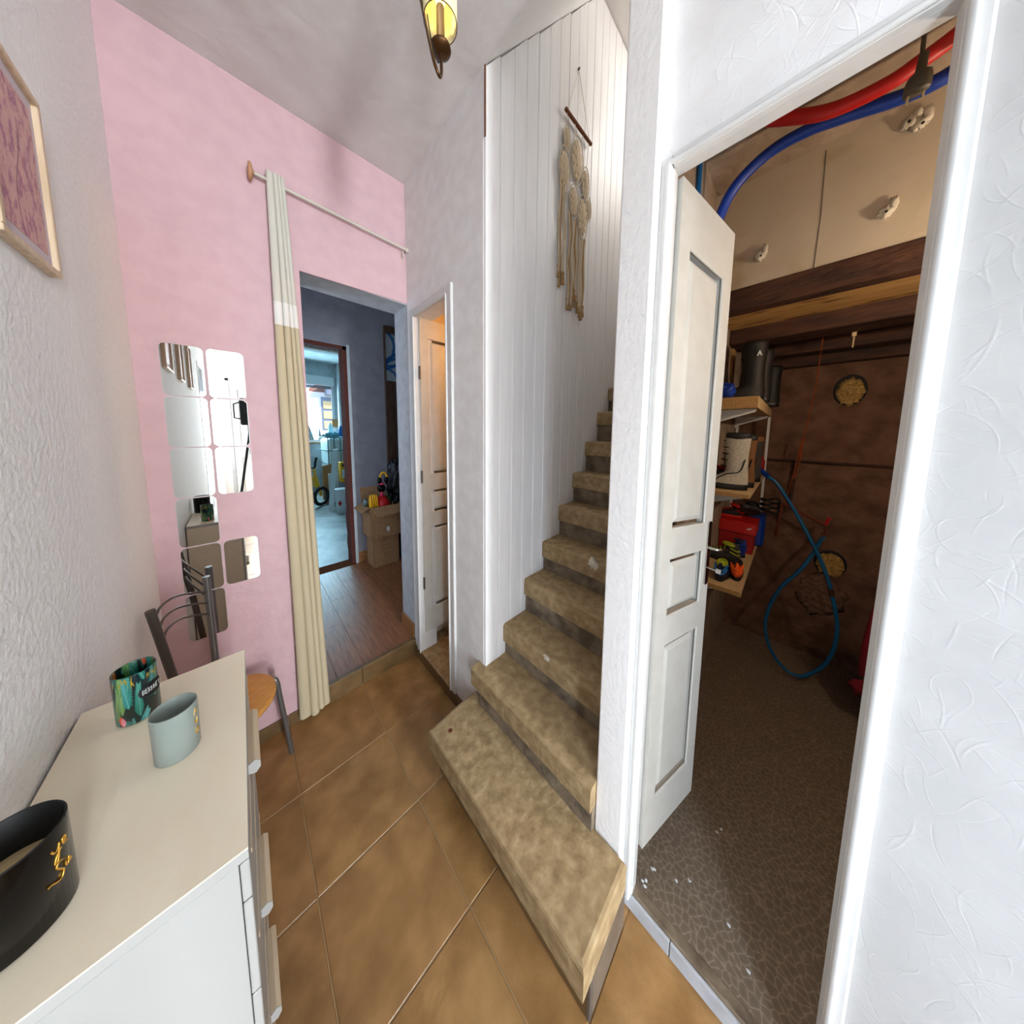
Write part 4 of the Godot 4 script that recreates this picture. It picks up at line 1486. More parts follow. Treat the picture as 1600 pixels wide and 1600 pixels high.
func build_mirrors() -> void:
	var yt := [1.826, 1.627, 1.426, 1.222, 1.020, 0.818, 0.616]
	var places := ["topmost", "second from top", "third from top", "fourth from top", "fifth from top", "lowest"]
	for col in 2:
		for row in 6:
			if col == 1 and (row == 3 or row == 5):
				continue
			var x0 := -0.2045 if col == 0 else -0.0840
			var x1 := -0.0895 if col == 0 else 0.0285
			var label: String
			if col == 0:
				label = "rounded mirror tile, %s in the long column next to the corner" % places[row]
			elif row < 3:
				label = "rounded mirror tile, %s in the short second column above the gap" % places[row]
			else:
				label = "single rounded mirror tile set apart below the second column, beside the curtain"
			var t := thing("mirror_tile", label, "mirror", V((x0 + x1) / 2, yt[row + 1], -1.671), "rounded mirror tiles on the pink wall")
			var st := mb()
			slab(st, round_rect(x0 + 0.001, yt[row + 1] + 0.002, x1 - 0.001, yt[row] - 0.002, 0.017), V(0, 0, -1.6712), Vector3.RIGHT, Vector3.UP, V(0, 0, 0.0026), 0)
			put("backing", st, M.mirror_edge, t)
			st = mb()
			slab(st, round_rect(x0 + 0.0018, yt[row + 1] + 0.0028, x1 - 0.0018, yt[row] - 0.0028, 0.0165), V(0, 0, -1.6686), Vector3.RIGHT, Vector3.UP, V(0, 0, 0.0004), 0)
			put("glass", st, M.mirror, t)

func build_curtain() -> void:
	# rod
	var r := thing("curtain_rod", "thin cream curtain rod with wooden knob across the pink wall", "curtain rod", V(0.43, 2.54, -1.63))
	var st := mb()
	tube(st, [V(0.098, 2.566, -1.642), V(0.766, 2.545, -1.642)], 0.0058, 12)
	put("pole", st, M.rod, r)
	st = mb()
	var bx := Basis(Vector3(0, 1, 0), Vector3(-1, 0, 0), Vector3(0, 0, 1))
	lathe(st, [Vector2(0.006, -0.008), Vector2(0.010, -0.004), Vector2(0.030, 0.0), Vector2(0.034, 0.005), Vector2(0.030, 0.011), Vector2(0.0, 0.014)], V(0.098, 2.566, -1.642), 24, bx)
	put("finial", st, M.knob_wood, r)
	st = mb()
	lathe(st, [Vector2(0.010, 0.0), Vector2(0.012, 0.012), Vector2(0.008, 0.016)], V(0.769, 2.545, -1.642), 16, bx)
	tube(st, [V(0.745, 2.50, -1.672), V(0.745, 2.50, -1.655), V(0.745, 2.535, -1.650)], 0.003, 8)
	put("socket", st, M.rod, r)
	# curtain gathered at the left: four round pleats, three lengths of cloth
	var c := thing("curtain", "long gathered beige curtain with paler head hanging left of the doorway", "curtain", V(0.195, 0.03, -1.63))
	for e in [["head", 2.60, 2.062, M.curtain_up], ["tape", 2.066, 1.966, M.curtain_tape], ["drop", 1.97, 0.035, M.curtain_low]]:
		st = mb()
		var rings := []
		var n := 14 if e[0] != "tape" else 4
		for k in n + 1:
			var y := lerpf(e[2], e[1], float(k) / n)
			var ring := []
			# narrow at the rod, fuller towards the hem
			var f := clampf((2.60 - y) / 2.57, 0.0, 1.0)
			var xl := lerpf(0.142, 0.130, f)
			var xr := lerpf(0.207, 0.262, pow(f, 0.8))
			var grow := 0.0015 if e[0] == "tape" else (0.0 if e[0] == "drop" else -0.0008)
			var front := []
			var back := []
			var x_at := xl
			for p in 4:
				var wdt: float = (xr - xl) * [0.35, 0.26, 0.18, 0.21][p]
				var amp: float = [0.034, 0.036, 0.028, 0.030][p] * (0.62 + 0.38 * f)
				var hem: float = [0.0, -0.012, -0.004, 0.006][p] if k == 0 and e[0] == "drop" else 0.0
				for j in 13:
					var a := deg_to_rad(-118.0 + 236.0 * j / 12.0)
					front.append(V(x_at + wdt * 0.5 + sin(a) * wdt * 0.53 + 0.0016 * sin(y * 3.0 + p), y + hem, -1.650 + amp * (0.5 + 0.5 * cos(a)) + grow))
				x_at += wdt
			back.append(V(xl + 0.004, y, -1.656))
			back.append(V(xr - 0.004, y, -1.656))
			ring.append_array(front)
			back.reverse()
			ring.append_array(back)
			rings.append(ring)
		skin(st, rings, true, true, 0)
		put(e[0], st, e[3], c)

func build_pictures() -> void:
	var spots := [[-1.092, -0.888], [-0.60, -0.43], [-0.12, 0.05]]
	var names := ["small pink and purple abstract print in pale wooden frame above the dresser", "pale framed print on the left wall, next one nearer the camera", "pale framed print on the left wall, beside the camera"]
	var pm := mat(Color.WHITE, 0.5)
	pm.albedo_texture = botanical()
	for i in 3:
		var z0: float = spots[i][0]
		var z1: float = spots[i][1]
		var t := thing("framed_print", names[i], "picture", V(-0.267, 1.81, (z0 + z1) / 2), "framed prints on the left wall")
		var y0 := 1.811
		var y1 := 2.142
		var w := 0.012
		var st := mb()
		for e in [[y0, y0 + w, z0, z1], [y1 - w, y1, z0, z1], [y0 + w, y1 - w, z0, z0 + w], [y0 + w, y1 - w, z1 - w, z1]]:
			box(st, V(-0.267, e[0], e[2]), V(-0.251, e[1], e[3]), 0.0015)
		put("frame", st, M.frame_wood, t)
		st = mb()
		box(st, V(-0.2665, y0 + 0.006, z0 + 0.006), V(-0.2585, y1 - 0.006, z1 - 0.006))
		put("mount", st, M.mat_board, t)
		st = mb()
		slab(st, PackedVector2Array([Vector2(-z1 + 0.030, y0 + 0.034), Vector2(-z0 - 0.026, y0 + 0.034), Vector2(-z0 - 0.026, y1 - 0.034), Vector2(-z1 + 0.030, y1 - 0.034)]), V(-0.2585, 0, 0), Vector3(0, 0, -1), Vector3.UP, V(0.0006, 0, 0))
		put("print", st, pm, t)

func botanical() -> ImageTexture:
	var w := 160
	var h := 300
	var im := Image.create(w, h, false, Image.FORMAT_RGBA8)
	var a := FastNoiseLite.new()
	a.seed = 71
	a.frequency = 0.03
	var b := FastNoiseLite.new()
	b.seed = 72
	b.frequency = 0.09
	b.noise_type = FastNoiseLite.TYPE_CELLULAR
	b.cellular_return_type = FastNoiseLite.RETURN_DISTANCE2_SUB
	for y in h:
		for x in w:
			var c := Color(0.76, 0.56, 0.55).lerp(Color(0.84, 0.67, 0.64), 0.5 + 0.5 * a.get_noise_2d(x, y))
			var p := a.get_noise_2d(x * 1.6 + 200, y * 0.6) + 0.35 * a.get_noise_2d(x * 6.0, y * 2.5)
			if p > 0.02:
				c = c.lerp(Color(0.58, 0.32, 0.46), clampf(p * 2.2, 0, 0.75))
			if b.get_noise_2d(x * 0.8, y * 0.4) < -0.88 and p > -0.2:
				c = c.lerp(Color(0.86, 0.74, 0.62), 0.5)
			if absf(x - 80 - 18 * sin(y * 0.02)) < 2.0 and y > 60:
				c = c.lerp(Color(0.30, 0.12, 0.20), 0.5)
			im.set_pixel(x, y, c)
	return ImageTexture.create_from_image(im)

func build_lamp() -> void:
	var l := thing("ceiling_lamp", "bronze ceiling lamp arm with lit yellow glass shade", "ceiling lamp", V(0.42, 2.44, -0.72))
	var st := mb()
	lathe(st, [Vector2(0.0, -0.03), Vector2(0.03, -0.025), Vector2(0.055, -0.008), Vector2(0.06, 0.0)], V(0.37, 2.918, -0.86), 24)
	put("rose", st, M.brass, l)
	st = mb()
	var arm := [V(0.37, 2.90, -0.86), V(0.395, 2.82, -0.825), V(0.405, 2.72, -0.785), V(0.4075, 2.62, -0.757), V(0.408, 2.54, -0.733), V(0.412, 2.46, -0.712), V(0.420, 2.432, -0.708), V(0.432, 2.424, -0.711), V(0.441, 2.44, -0.716), V(0.4435, 2.47, -0.720), V(0.4435, 2.502, -0.7215)]
	tube(st, smooth_path(arm, 6), 0.0042, 10)
	put("arm", st, M.brass, l)
	st = mb()
	tube(st, smooth_path([V(0.413, 2.57, -0.735), V(0.4145, 2.51, -0.722), V(0.421, 2.466, -0.713), V(0.431, 2.458, -0.715), V(0.4395, 2.475, -0.7195)], 6), 0.0016, 8)
	put("flex", st, M.black, l)
	var c := V(0.4435, 0, -0.7215)
	st = mb()
	lathe(st, [Vector2(0.004, 2.494), Vector2(0.016, 2.497), Vector2(0.026, 2.503), Vector2(0.027, 2.506), Vector2(0.014, 2.509), Vector2(0.0105, 2.512), Vector2(0.0105, 2.60), Vector2(0.0, 2.602)], c, 28)
	put("holder", st, M.brass, l)
	st = mb()
	lathe(st, [Vector2(0.009, 2.60), Vector2(0.013, 2.615), Vector2(0.016, 2.635), Vector2(0.012, 2.665), Vector2(0.0, 2.69)], c, 20)
	put("bulb", st, M.bulb, l)
	st = mb()
	lathe(st, [Vector2(0.044, 2.564), Vector2(0.043, 2.62), Vector2(0.046, 2.70), Vector2(0.055, 2.77)], c, 36)
	var sh := []
	st = mb()
	var seg := 40
	var prof := [Vector2(0.0435, 2.564), Vector2(0.043, 2.62), Vector2(0.046, 2.70), Vector2(0.055, 2.77), Vector2(0.053, 2.77), Vector2(0.044, 2.70), Vector2(0.041, 2.62), Vector2(0.0415, 2.564), Vector2(0.0435, 2.564)]
	for p in prof:
		var ring := []
		for j in seg:
			var a := TAU * j / seg
			ring.append(c + V(sin(a) * p.x, p.y, cos(a) * p.x))
		sh.append(ring)
	skin(st, sh, false, false)
	put("shade", st, M.shade, l)
	st = mb()
	var rim := []
	for j in 33:
		var a := TAU * j / 32
		rim.append(c + V(sin(a) * 0.0427, 2.5635, cos(a) * 0.0427))
	tube(st, rim, 0.0012, 6)
	put("rim", st, M.brass, l)
	var o := OmniLight3D.new()
	o.name = "bulb_light"
	o.light_color = Color(1.0, 0.91, 0.70)
	o.light_energy = 0.035
	o.light_size = 0.014
	o.omni_range = 6.0
	o.omni_attenuation = 2.0
	o.shadow_enabled = true
	l.add_child(o)
	o.position = c + V(0, 2.636, 0) - l.position

func build_tripod() -> void:
	var t := thing("scanner_tripod", "black scanner with carrying handle on a tripod, seen only in the mirror tiles", "tripod", V(0.07, 0, 0.42))
	var st := mb()
	box(st, V(0.005, 1.54, 0.36), V(0.135, 1.80, 0.48), 0.01)
	put("body", st, M.black, t)
	st = mb()
	tube(st, [V(0.005, 1.60, 0.42), V(-0.035, 1.61, 0.42), V(-0.035, 1.74, 0.42), V(0.005, 1.76, 0.42)], 0.007, 8)
	put("handle", st, M.black, t)
	for k in 3:
		st = mb()
		var a := 0.5 + TAU * k / 3
		tube(st, [V(0.07, 1.50, 0.42), V(0.07 + 0.24 * sin(a), 0.0, 0.42 + 0.24 * cos(a))], 0.011, 8)
		put("leg", st, M.black, t)
	st = mb()
	tube(st, [V(0.07, 1.56, 0.42), V(0.07, 1.25, 0.42)], 0.018, 10)
	put("column", st, M.black, t)

func build_macrame() -> void:
	var t := thing("macrame_hanging", "cream macrame hanging with rosettes and long cords on the boarded wall", "wall hanging", V(1.40, 2.16, -0.915))
	var z := -0.912
	var st := mb()
	tube(st, [V(1.275, 3.112, z), V(1.525, 3.112, z)], 0.0085, 10)
	put("stick", st, M.stick, t)
	st = mb()
	tube(st, [V(1.29, 3.112, z), V(1.401, 3.397, z - 0.012), V(1.51, 3.112, z)], 0.0013, 6)
	put("hanging_loop", st, M.cord_pale, t)
	st = mb()
	ball(st, V(1.401, 3.40, z - 0.012), V(0.004, 0.008, 0.008), 10, 6)
	put("nail", st, M.steel_dark, t)
	# rosettes: rings of cord with a petalled middle
	var ros := [[1.400, 2.955, 0.056, 0.120, true], [1.300, 2.995, 0.026, 0.062, false], [1.285, 2.845, 0.046, 0.105, false], [1.490, 2.890, 0.036, 0.085, true], [1.378, 2.740, 0.042, 0.085, false], [1.470, 2.705, 0.050, 0.115, false], [1.525, 2.775, 0.030, 0.065, false]]
	for r in ros:
		st = mb()
		var ring := []
		for j in 33:
			var a := TAU * j / 32
			ring.append(V(r[0] + sin(a) * r[2], r[1] + cos(a) * r[3], z - 0.004))
		tube(st, ring, 0.0030, 6)
		var rr := put("rosette", st, M.cord_pale, t)
		st = mb()
		for layer in 3:
			var n: int = [11, 8, 5][layer]
			for j in n:
				var a := TAU * j / n + layer * 0.35
				var k: float = [0.66, 0.44, 0.20][layer]
				ball(st, V(r[0] + sin(a) * r[2] * k, r[1] + cos(a) * r[3] * k, z - 0.006 + 0.003 * layer), V(r[2] * 0.22, r[3] * 0.20, 0.005), 8, 5)
		put("petals", st, M.cord, rr)
	st = mb()
	for e in [[1.29, 1.295, 3.05], [1.36, 1.385, 3.06], [1.45, 1.42, 3.06], [1.50, 1.492, 2.97]]:
		tube(st, [V(e[0], 3.112, z), V(e[1], e[2], z - 0.004)], 0.0018, 6)
	put("tie", st, M.cord_pale, t)
	# hanging cords in bunches, each knotted near its end
	var cords := [[1.254, 2.78, 2.315, 0], [1.266, 2.78, 2.27, 1], [1.288, 2.76, 2.29, 2], [1.302, 2.75, 2.29, 0], [1.345, 2.68, 2.175, 0], [1.357, 2.68, 2.20, 1], [1.378, 2.65, 2.185, 2], [1.390, 2.66, 2.20, 0], [1.405, 2.65, 2.24, 1], [1.418, 2.64, 2.21, 0], [1.446, 2.62, 2.185, 0], [1.462, 2.60, 2.20, 2], [1.476, 2.60, 2.17, 2], [1.492, 2.60, 2.16, 1], [1.504, 2.60, 2.18, 0]]
	for c in cords:
		st = mb()
		var pts := []
		for k in 9:
			var f := k / 8.0
			pts.append(V(c[0] + 0.003 * sin(k * 1.9 + c[0] * 40.0), lerpf(c[1], c[2], f), z - 0.008 + 0.004 * sin(k * 1.3 + c[0] * 60)))
		tube(st, smooth_path(pts, 3), 0.0044, 7)
		var cd := put("cord", st, [M.cord, M.cord_dark, M.cord_pale][c[3]], t)
		st = mb()
		ball(st, pts[8] + V(0, 0.05, 0), V(0.0062, 0.011, 0.0062), 8, 6)
		lathe(st, [Vector2(0.003, 0.0), Vector2(0.0085, -0.05), Vector2(0.0, -0.052)], pts[8] + V(0, 0.045, 0), 9)
		put("tassel", st, M.cord_dark, cd)

# ---------------------------------------------------------------- cupboard things
func build_cupboard_things() -> void:
	# conduits under the ceiling
	var st := mb()
	tube(st, smooth_path([V(1.12, 2.46, -0.16), V(1.12, 2.386, -0.123), V(1.12, 2.342, -0.063), V(1.12, 2.307, 0.006), V(1.12, 2.298, 0.084), V(1.12, 2.309, 0.133), V(1.12, 2.330, 0.19), V(1.10, 2.37, 0.30)], 10), 0.0155, 12)
	var o := put("red_conduit", st, M.red)
	tag(o, "thick red corrugated conduit curving under the cupboard ceiling", "conduit")
	st = mb()
	tube(st, smooth_path([V(1.22, 1.90, -0.265), V(1.22, 2.10, -0.262), V(1.21, 2.222, -0.228), V(1.20, 2.292, -0.188), V(1.20, 2.339, -0.116), V(1.20, 2.346, -0.038), V(1.20, 2.330, 0.042), V(1.20, 2.307, 0.130), V(1.20, 2.31, 0.195), V(1.18, 2.35, 0.30)], 10), 0.0155, 12)
	o = put("blue_conduit", st, M.blue)
	tag(o, "thick dark blue conduit arching over the cream bulkhead", "conduit")
	st = mb()
	tube(st, [V(1.10, 2.42, -0.268), V(1.10, 1.60, -0.268)], 0.0075, 12)
	o = put("blue_pipe", st, M.hose)
	tag(o, "thin bright blue upright pipe above the open cupboard door", "pipe")
	st = mb()
	tube(st, smooth_path([V(1.16, 2.42, 0.285), V(1.16, 2.36, 0.215), V(1.14, 2.33, 0.205), V(1.12, 2.30, 0.215), V(1.12, 2.24, 0.225)], 6), 0.013, 10)
	o = put("red_stub", st, M.red_dark)
	tag(o, "short red conduit stub behind the doorway's upper right corner", "conduit")
	# plug on its flex
	var p := thing("power_plug", "brown power plug with bare pins dangling from the cupboard ceiling", "plug", V(1.0, 2.17, 0.118))
	st = mb()
	tube(st, smooth_path([V(1.0, 2.42, 0.114), V(1.0, 2.30, 0.117), V(1.0, 2.225, 0.119)], 6), 0.0032, 8)
	put("flex", st, M.plug, p)
	var tilt := Basis(Vector3(0.3, 0, 1).normalized(), 0.16)
	var at := V(1.0, 2.168, 0.117)
	st = mb()
	lathe(st, [Vector2(0.0, 0.062), Vector2(0.006, 0.060), Vector2(0.007, 0.034), Vector2(0.014, 0.028), Vector2(0.0165, 0.018), Vector2(0.0165, 0.002), Vector2(0.0155, 0.0), Vector2(0.0, 0.0)], at, 20, tilt)
	put("body", st, M.plug, p)
	for e in [V(0.0, -0.014, 0.009), V(0.0, -0.014, -0.009), V(-0.013, 0.006, 0.002)]:
		st = mb()
		tube(st, [at + tilt * (e + V(0, 0.016, 0)), at + tilt * e], 0.0018, 8)
		put("pin", st, M.pin, p)
	# unseen bulb, added round the corner to brighten the cupboard
	var lb := thing("cupboard_fill_bulb", "unseen warm bulb added to brighten the cupboard from round the corner", "light bulb", V(1.24, 1.78, 0.60))
	st = mb()
	lathe(st, [Vector2(0.0, 2.06), Vector2(0.022, 2.075), Vector2(0.03, 2.10), Vector2(0.022, 2.13), Vector2(0.014, 2.15), Vector2(0.014, 2.18)], V(1.24, -0.28, 0.60), 16)
	put("bulb", st, M.bulb, lb)
	st = mb()
	tube(st, [V(1.24, 1.89, 0.60), V(1.24, 2.42, 0.60)], 0.006, 8)
	put("flex", st, M.white_plastic, lb)
	var ol := OmniLight3D.new()
	ol.name = "bulb_light"
	ol.light_color = Color(1.0, 0.90, 0.78)
	ol.light_energy = 0.36
	ol.light_size = 0.03
	ol.omni_range = 6.0
	ol.omni_attenuation = 2.0
	ol.shadow_enabled = true
	lb.add_child(ol)
	ol.position = V(0, 0.055, 0)
	# plugged holes in the back wall
	for e in [[0.208, 1.752, 0.056, 0.082], [0.212, 0.694, 0.060, 0.074]]:
		var hl := thing("wall_vent", "round hole in the brown back wall stuffed with yellow foam, near the beams" if e[1] > 1.0 else "round foam-filled hole low on the brown back wall, beside the hanging hose", "plugged hole", V(2.60, e[1], e[0]), "foam-plugged holes in the cupboard wall")
		st = mb()
		var rim := []
		for j in 33:
			var a := TAU * j / 32
			rim.append(V(2.598, e[1] + cos(a) * e[3], e[0] + sin(a) * e[2]))
		tube(st, rim, 0.008, 8)
		put("rim", st, M.dark_brown, hl)
		st = mb()
		ball(st, V(2.60, e[1] + 0.01, e[0]), V(0.006, e[3] * 0.98, e[2] * 0.98), 24, 10)
		put("dark_gap", st, M.black, hl)
		st = mb()
		for k in 9:
			var a := TAU * k / 8.0
			var rad := 0.55 if k < 8 else 0.0
			lump(st, V(2.594, e[1] - e[3] * 0.12 + cos(a) * e[3] * rad, e[0] + sin(a) * e[2] * rad), V(0.016, e[3] * 0.42, e[2] * 0.42), 0.55, 1.5, k + int(e[1] * 100), 18, 12)
		put("foam", st, M.foam, hl)
	# a paler repaired patch below the lower hole
	st = mb()
	lump(st, V(2.600, 0.47, 0.185), V(0.006, 0.13, 0.10), 0.5, 1.4, 33, 26, 16)
	o = put("plaster_patch", st, M.patch)
	tag(o, "pale rough plaster patch below the lower foam-filled hole", "patch")
	# pipes on the back wall
	st = mb()
	tube(st, [V(2.585, 1.322, -0.27), V(2.585, 1.314, 0.80)], 0.0075, 10)
	o = put("iron_pipe", st, M.beam)
	tag(o, "thin dark iron pipe running level across the brown back wall", "pipe")
	st = mb()
	tube(st, [V(2.57, 1.325, 0.022), V(2.57, 1.05, 0.012)], 0.009, 10)
	o = put("iron_bar", st, M.beam)
	tag(o, "short dark upright bar below the level pipe", "bar")
	# rusty hook with chain
	var hk := thing("rusty_clamp", "rusty iron bar clamp with hanging chain on the cupboard's back wall", "clamp", V(2.5, 0.81, 0.07))
	st = mb()
	tube(st, [V(2.45, 1.055, -0.022), V(2.45, 1.022, 0.040), V(2.45, 0.958, 0.174)], 0.0085, 8)
	tube(st, [V(2.45, 1.052, -0.022), V(2.45, 0.835, -0.037)], 0.0085, 8)
	tube(st, [V(2.45, 1.03, 0.018), V(2.56, 1.03, 0.018)], 0.012, 8)
	put("bar", st, M.rust, hk)
	st = mb()
	tube(st, [V(2.45, 0.965, 0.166), V(2.45, 1.010, 0.178)], 0.0075, 8)
	put("grip", st, M.red, hk)
	for k in 7:
		st = mb()
		var c := V(2.45, 0.945 - 0.023 * k, 0.170 - 0.004 * k)
		var ring := []
		for j in 13:
			var a := TAU * j / 12
			if k % 2 == 0:
				ring.append(c + V(0, cos(a) * 0.016, sin(a) * 0.0085))
			else:
				ring.append(c + V(sin(a) * 0.0085, cos(a) * 0.016, 0))
		tube(st, ring, 0.003, 6)
		put("chain_link", st, M.rust, hk)
	# twine
	st = mb()
	tube(st, [V(2.16, 2.037, 0.066), V(2.33, 1.78, 0.065), V(2.45, 1.563, 0.050), V(2.45, 1.409, 0.030), V(2.45, 1.25, 0.015), V(2.45, 1.06, -0.008)], 0.0022, 6)
	tube(st, smooth_path([V(2.445, 1.40, 0.041), V(2.445, 1.34, 0.036), V(2.445, 1.28, 0.030), V(2.445, 1.22, 0.020)], 5), 0.0022, 6)
	for k in 6:
		ball(st, V(2.445, 1.36 + 0.02 * k, 0.032 + 0.002 * k), V(0.004, 0.009, 0.005), 8, 5)
	o = put("orange_twine", st, M.twine)
	tag(o, "loose orange twine hanging from a beam to the rusty clamp", "twine")
	st = mb()
	box(st, V(2.06, 1.945, 0.150), V(2.075, 1.985, 0.165), 0.002)
	tube(st, [V(2.067, 1.947, 0.158), V(2.067, 1.895, 0.157)], 0.003, 6)
	o = put("white_peg", st, M.wax)
	tag(o, "small white peg hanging from a dark beam", "peg")
	# hose
	var h := thing("garden_hose", "blue garden hose hanging in one large loop in the dark cupboard", "hose", V(2.25, 0.09, 0.09))
	st = mb()
	tube(st, smooth_path([V(2.30, 1.275, -0.135), V(2.26, 1.235, -0.085), V(2.25, 1.199, -0.046), V(2.25, 1.069, 0.028), V(2.25, 0.937, 0.092), V(2.25, 0.850, 0.132), V(2.25, 0.744, 0.172), V(2.25, 0.630, 0.204), V(2.25, 0.463, 0.234), V(2.25, 0.311, 0.228), V(2.25, 0.191, 0.191), V(2.25, 0.094, 0.112), V(2.255, 0.139, 0.021), V(2.26, 0.273, -0.034), V(2.265, 0.420, -0.033), V(2.27, 0.582, 0.011), V(2.275, 0.715, 0.079), V(2.29, 0.830, 0.124), V(2.38, 0.885, 0.150), V(2.44, 0.89, 0.165)], 8), 0.0085, 12)
	put("tube", st, M.hose, h)
	st = mb()
	tube(st, [V(2.335, 1.290, -0.150), V(2.30, 1.275, -0.135), V(2.262, 1.237, -0.088)], 0.014, 12)
	put("connector", st, M.blue, h)
	st = mb()
	tube(st, [V(2.25, 0.665, 0.195), V(2.25, 0.625, 0.205)], 0.0095, 12)
	put("joint_band", st, M.beam, h)
	# crimson bag hanging on the right
	var bg := thing("crimson_bag", "crimson and grey cloth bag slumped at the cupboard's right side", "bag", V(2.10, 0.06, 0.42))
	st = mb()
	for k in 5:
		var top := V(2.12, 0.80 - 0.02 * k, 0.350 + 0.035 * k)
		tube(st, smooth_path([top, V(2.10, 0.62, 0.326 + 0.034 * k), V(2.09, 0.46, 0.312 + 0.036 * k), V(2.10, 0.34, 0.315 + 0.036 * k)], 5), 0.019, 10, 0.016)
	put("cloth", st, M.pink_cloth, bg)
	st = mb()
	lump(st, V(2.10, 0.27, 0.315), V(0.02, 0.035, 0.04), 0.6, 1.5, 5, 18, 12)
	put("strap", st, M.pink_cloth, bg)
	st = mb()
	box(st, V(2.06, 0.056, 0.335), V(2.26, 0.50, 0.60), 0.05)
	put("lower_pocket", st, M.black, bg)
	# shelves
	var ys := [[1.650, 0.048], [1.238, 0.018], [0.804, 0.020]]
	var nm := ["thick chipboard shelf, uppermost, carrying dark rubber boots", "middle chipboard shelf carrying the pale hiking boot", "lowest chipboard shelf carrying bright trainers and a red shoe box"]
	for i in 3:
		var y: float = ys[i][0]
		var th: float = ys[i][1]
		var s := thing("chipboard_shelf", nm[i], "shelf", V(2.0, y, -0.2), "chipboard shelves in the cupboard")
		st = mb()
		box(st, V(1.530, y - th, -0.275), V(2.48, y, -0.111), 0.001)
		put("board", st, M.chip_face, s)
		st = mb()
		box(st, V(1.5285, y - th + 0.0005, -0.275), V(1.5299, y - 0.0005, -0.1115))
		put("raw_edge", st, M.chip, s, "raw flecked chipboard edge")
		for bx in [1.62, 2.34]:
			st = mb()
			slab(st, PackedVector2Array([Vector2(0.0, 0.0), Vector2(0.155, 0.0), Vector2(0.150, -0.012), Vector2(0.02, -0.055), Vector2(0.0, -0.075)]), V(bx, y - th, -0.275), V(0, 0, 1), V(0, 1, 0), V(0.012, 0, 0))
			put("bracket", st, M.white_plastic, s)
	for bx in [1.62, 2.40]:
		st = mb()
		box(st, V(bx + 0.018, 0.62, -0.276), V(bx + 0.036, 1.64, -0.264), 0.002)
		o = put("shelf_rail", st, M.white_plastic)
		tag(o, "white slotted shelf upright near the shelves' %s end" % ("doorway" if bx < 2.0 else "back wall"), "shelf rail")
	# white upright edging seen beyond the shelves
	st = mb()
	box(st, V(2.455, 0.75, -0.125), V(2.465, 1.60, -0.112), 0.001)
	o = put("panel_edge", st, M.white_plastic)
	tag(o, "thin white upright batten at the shelves' back end", "batten")

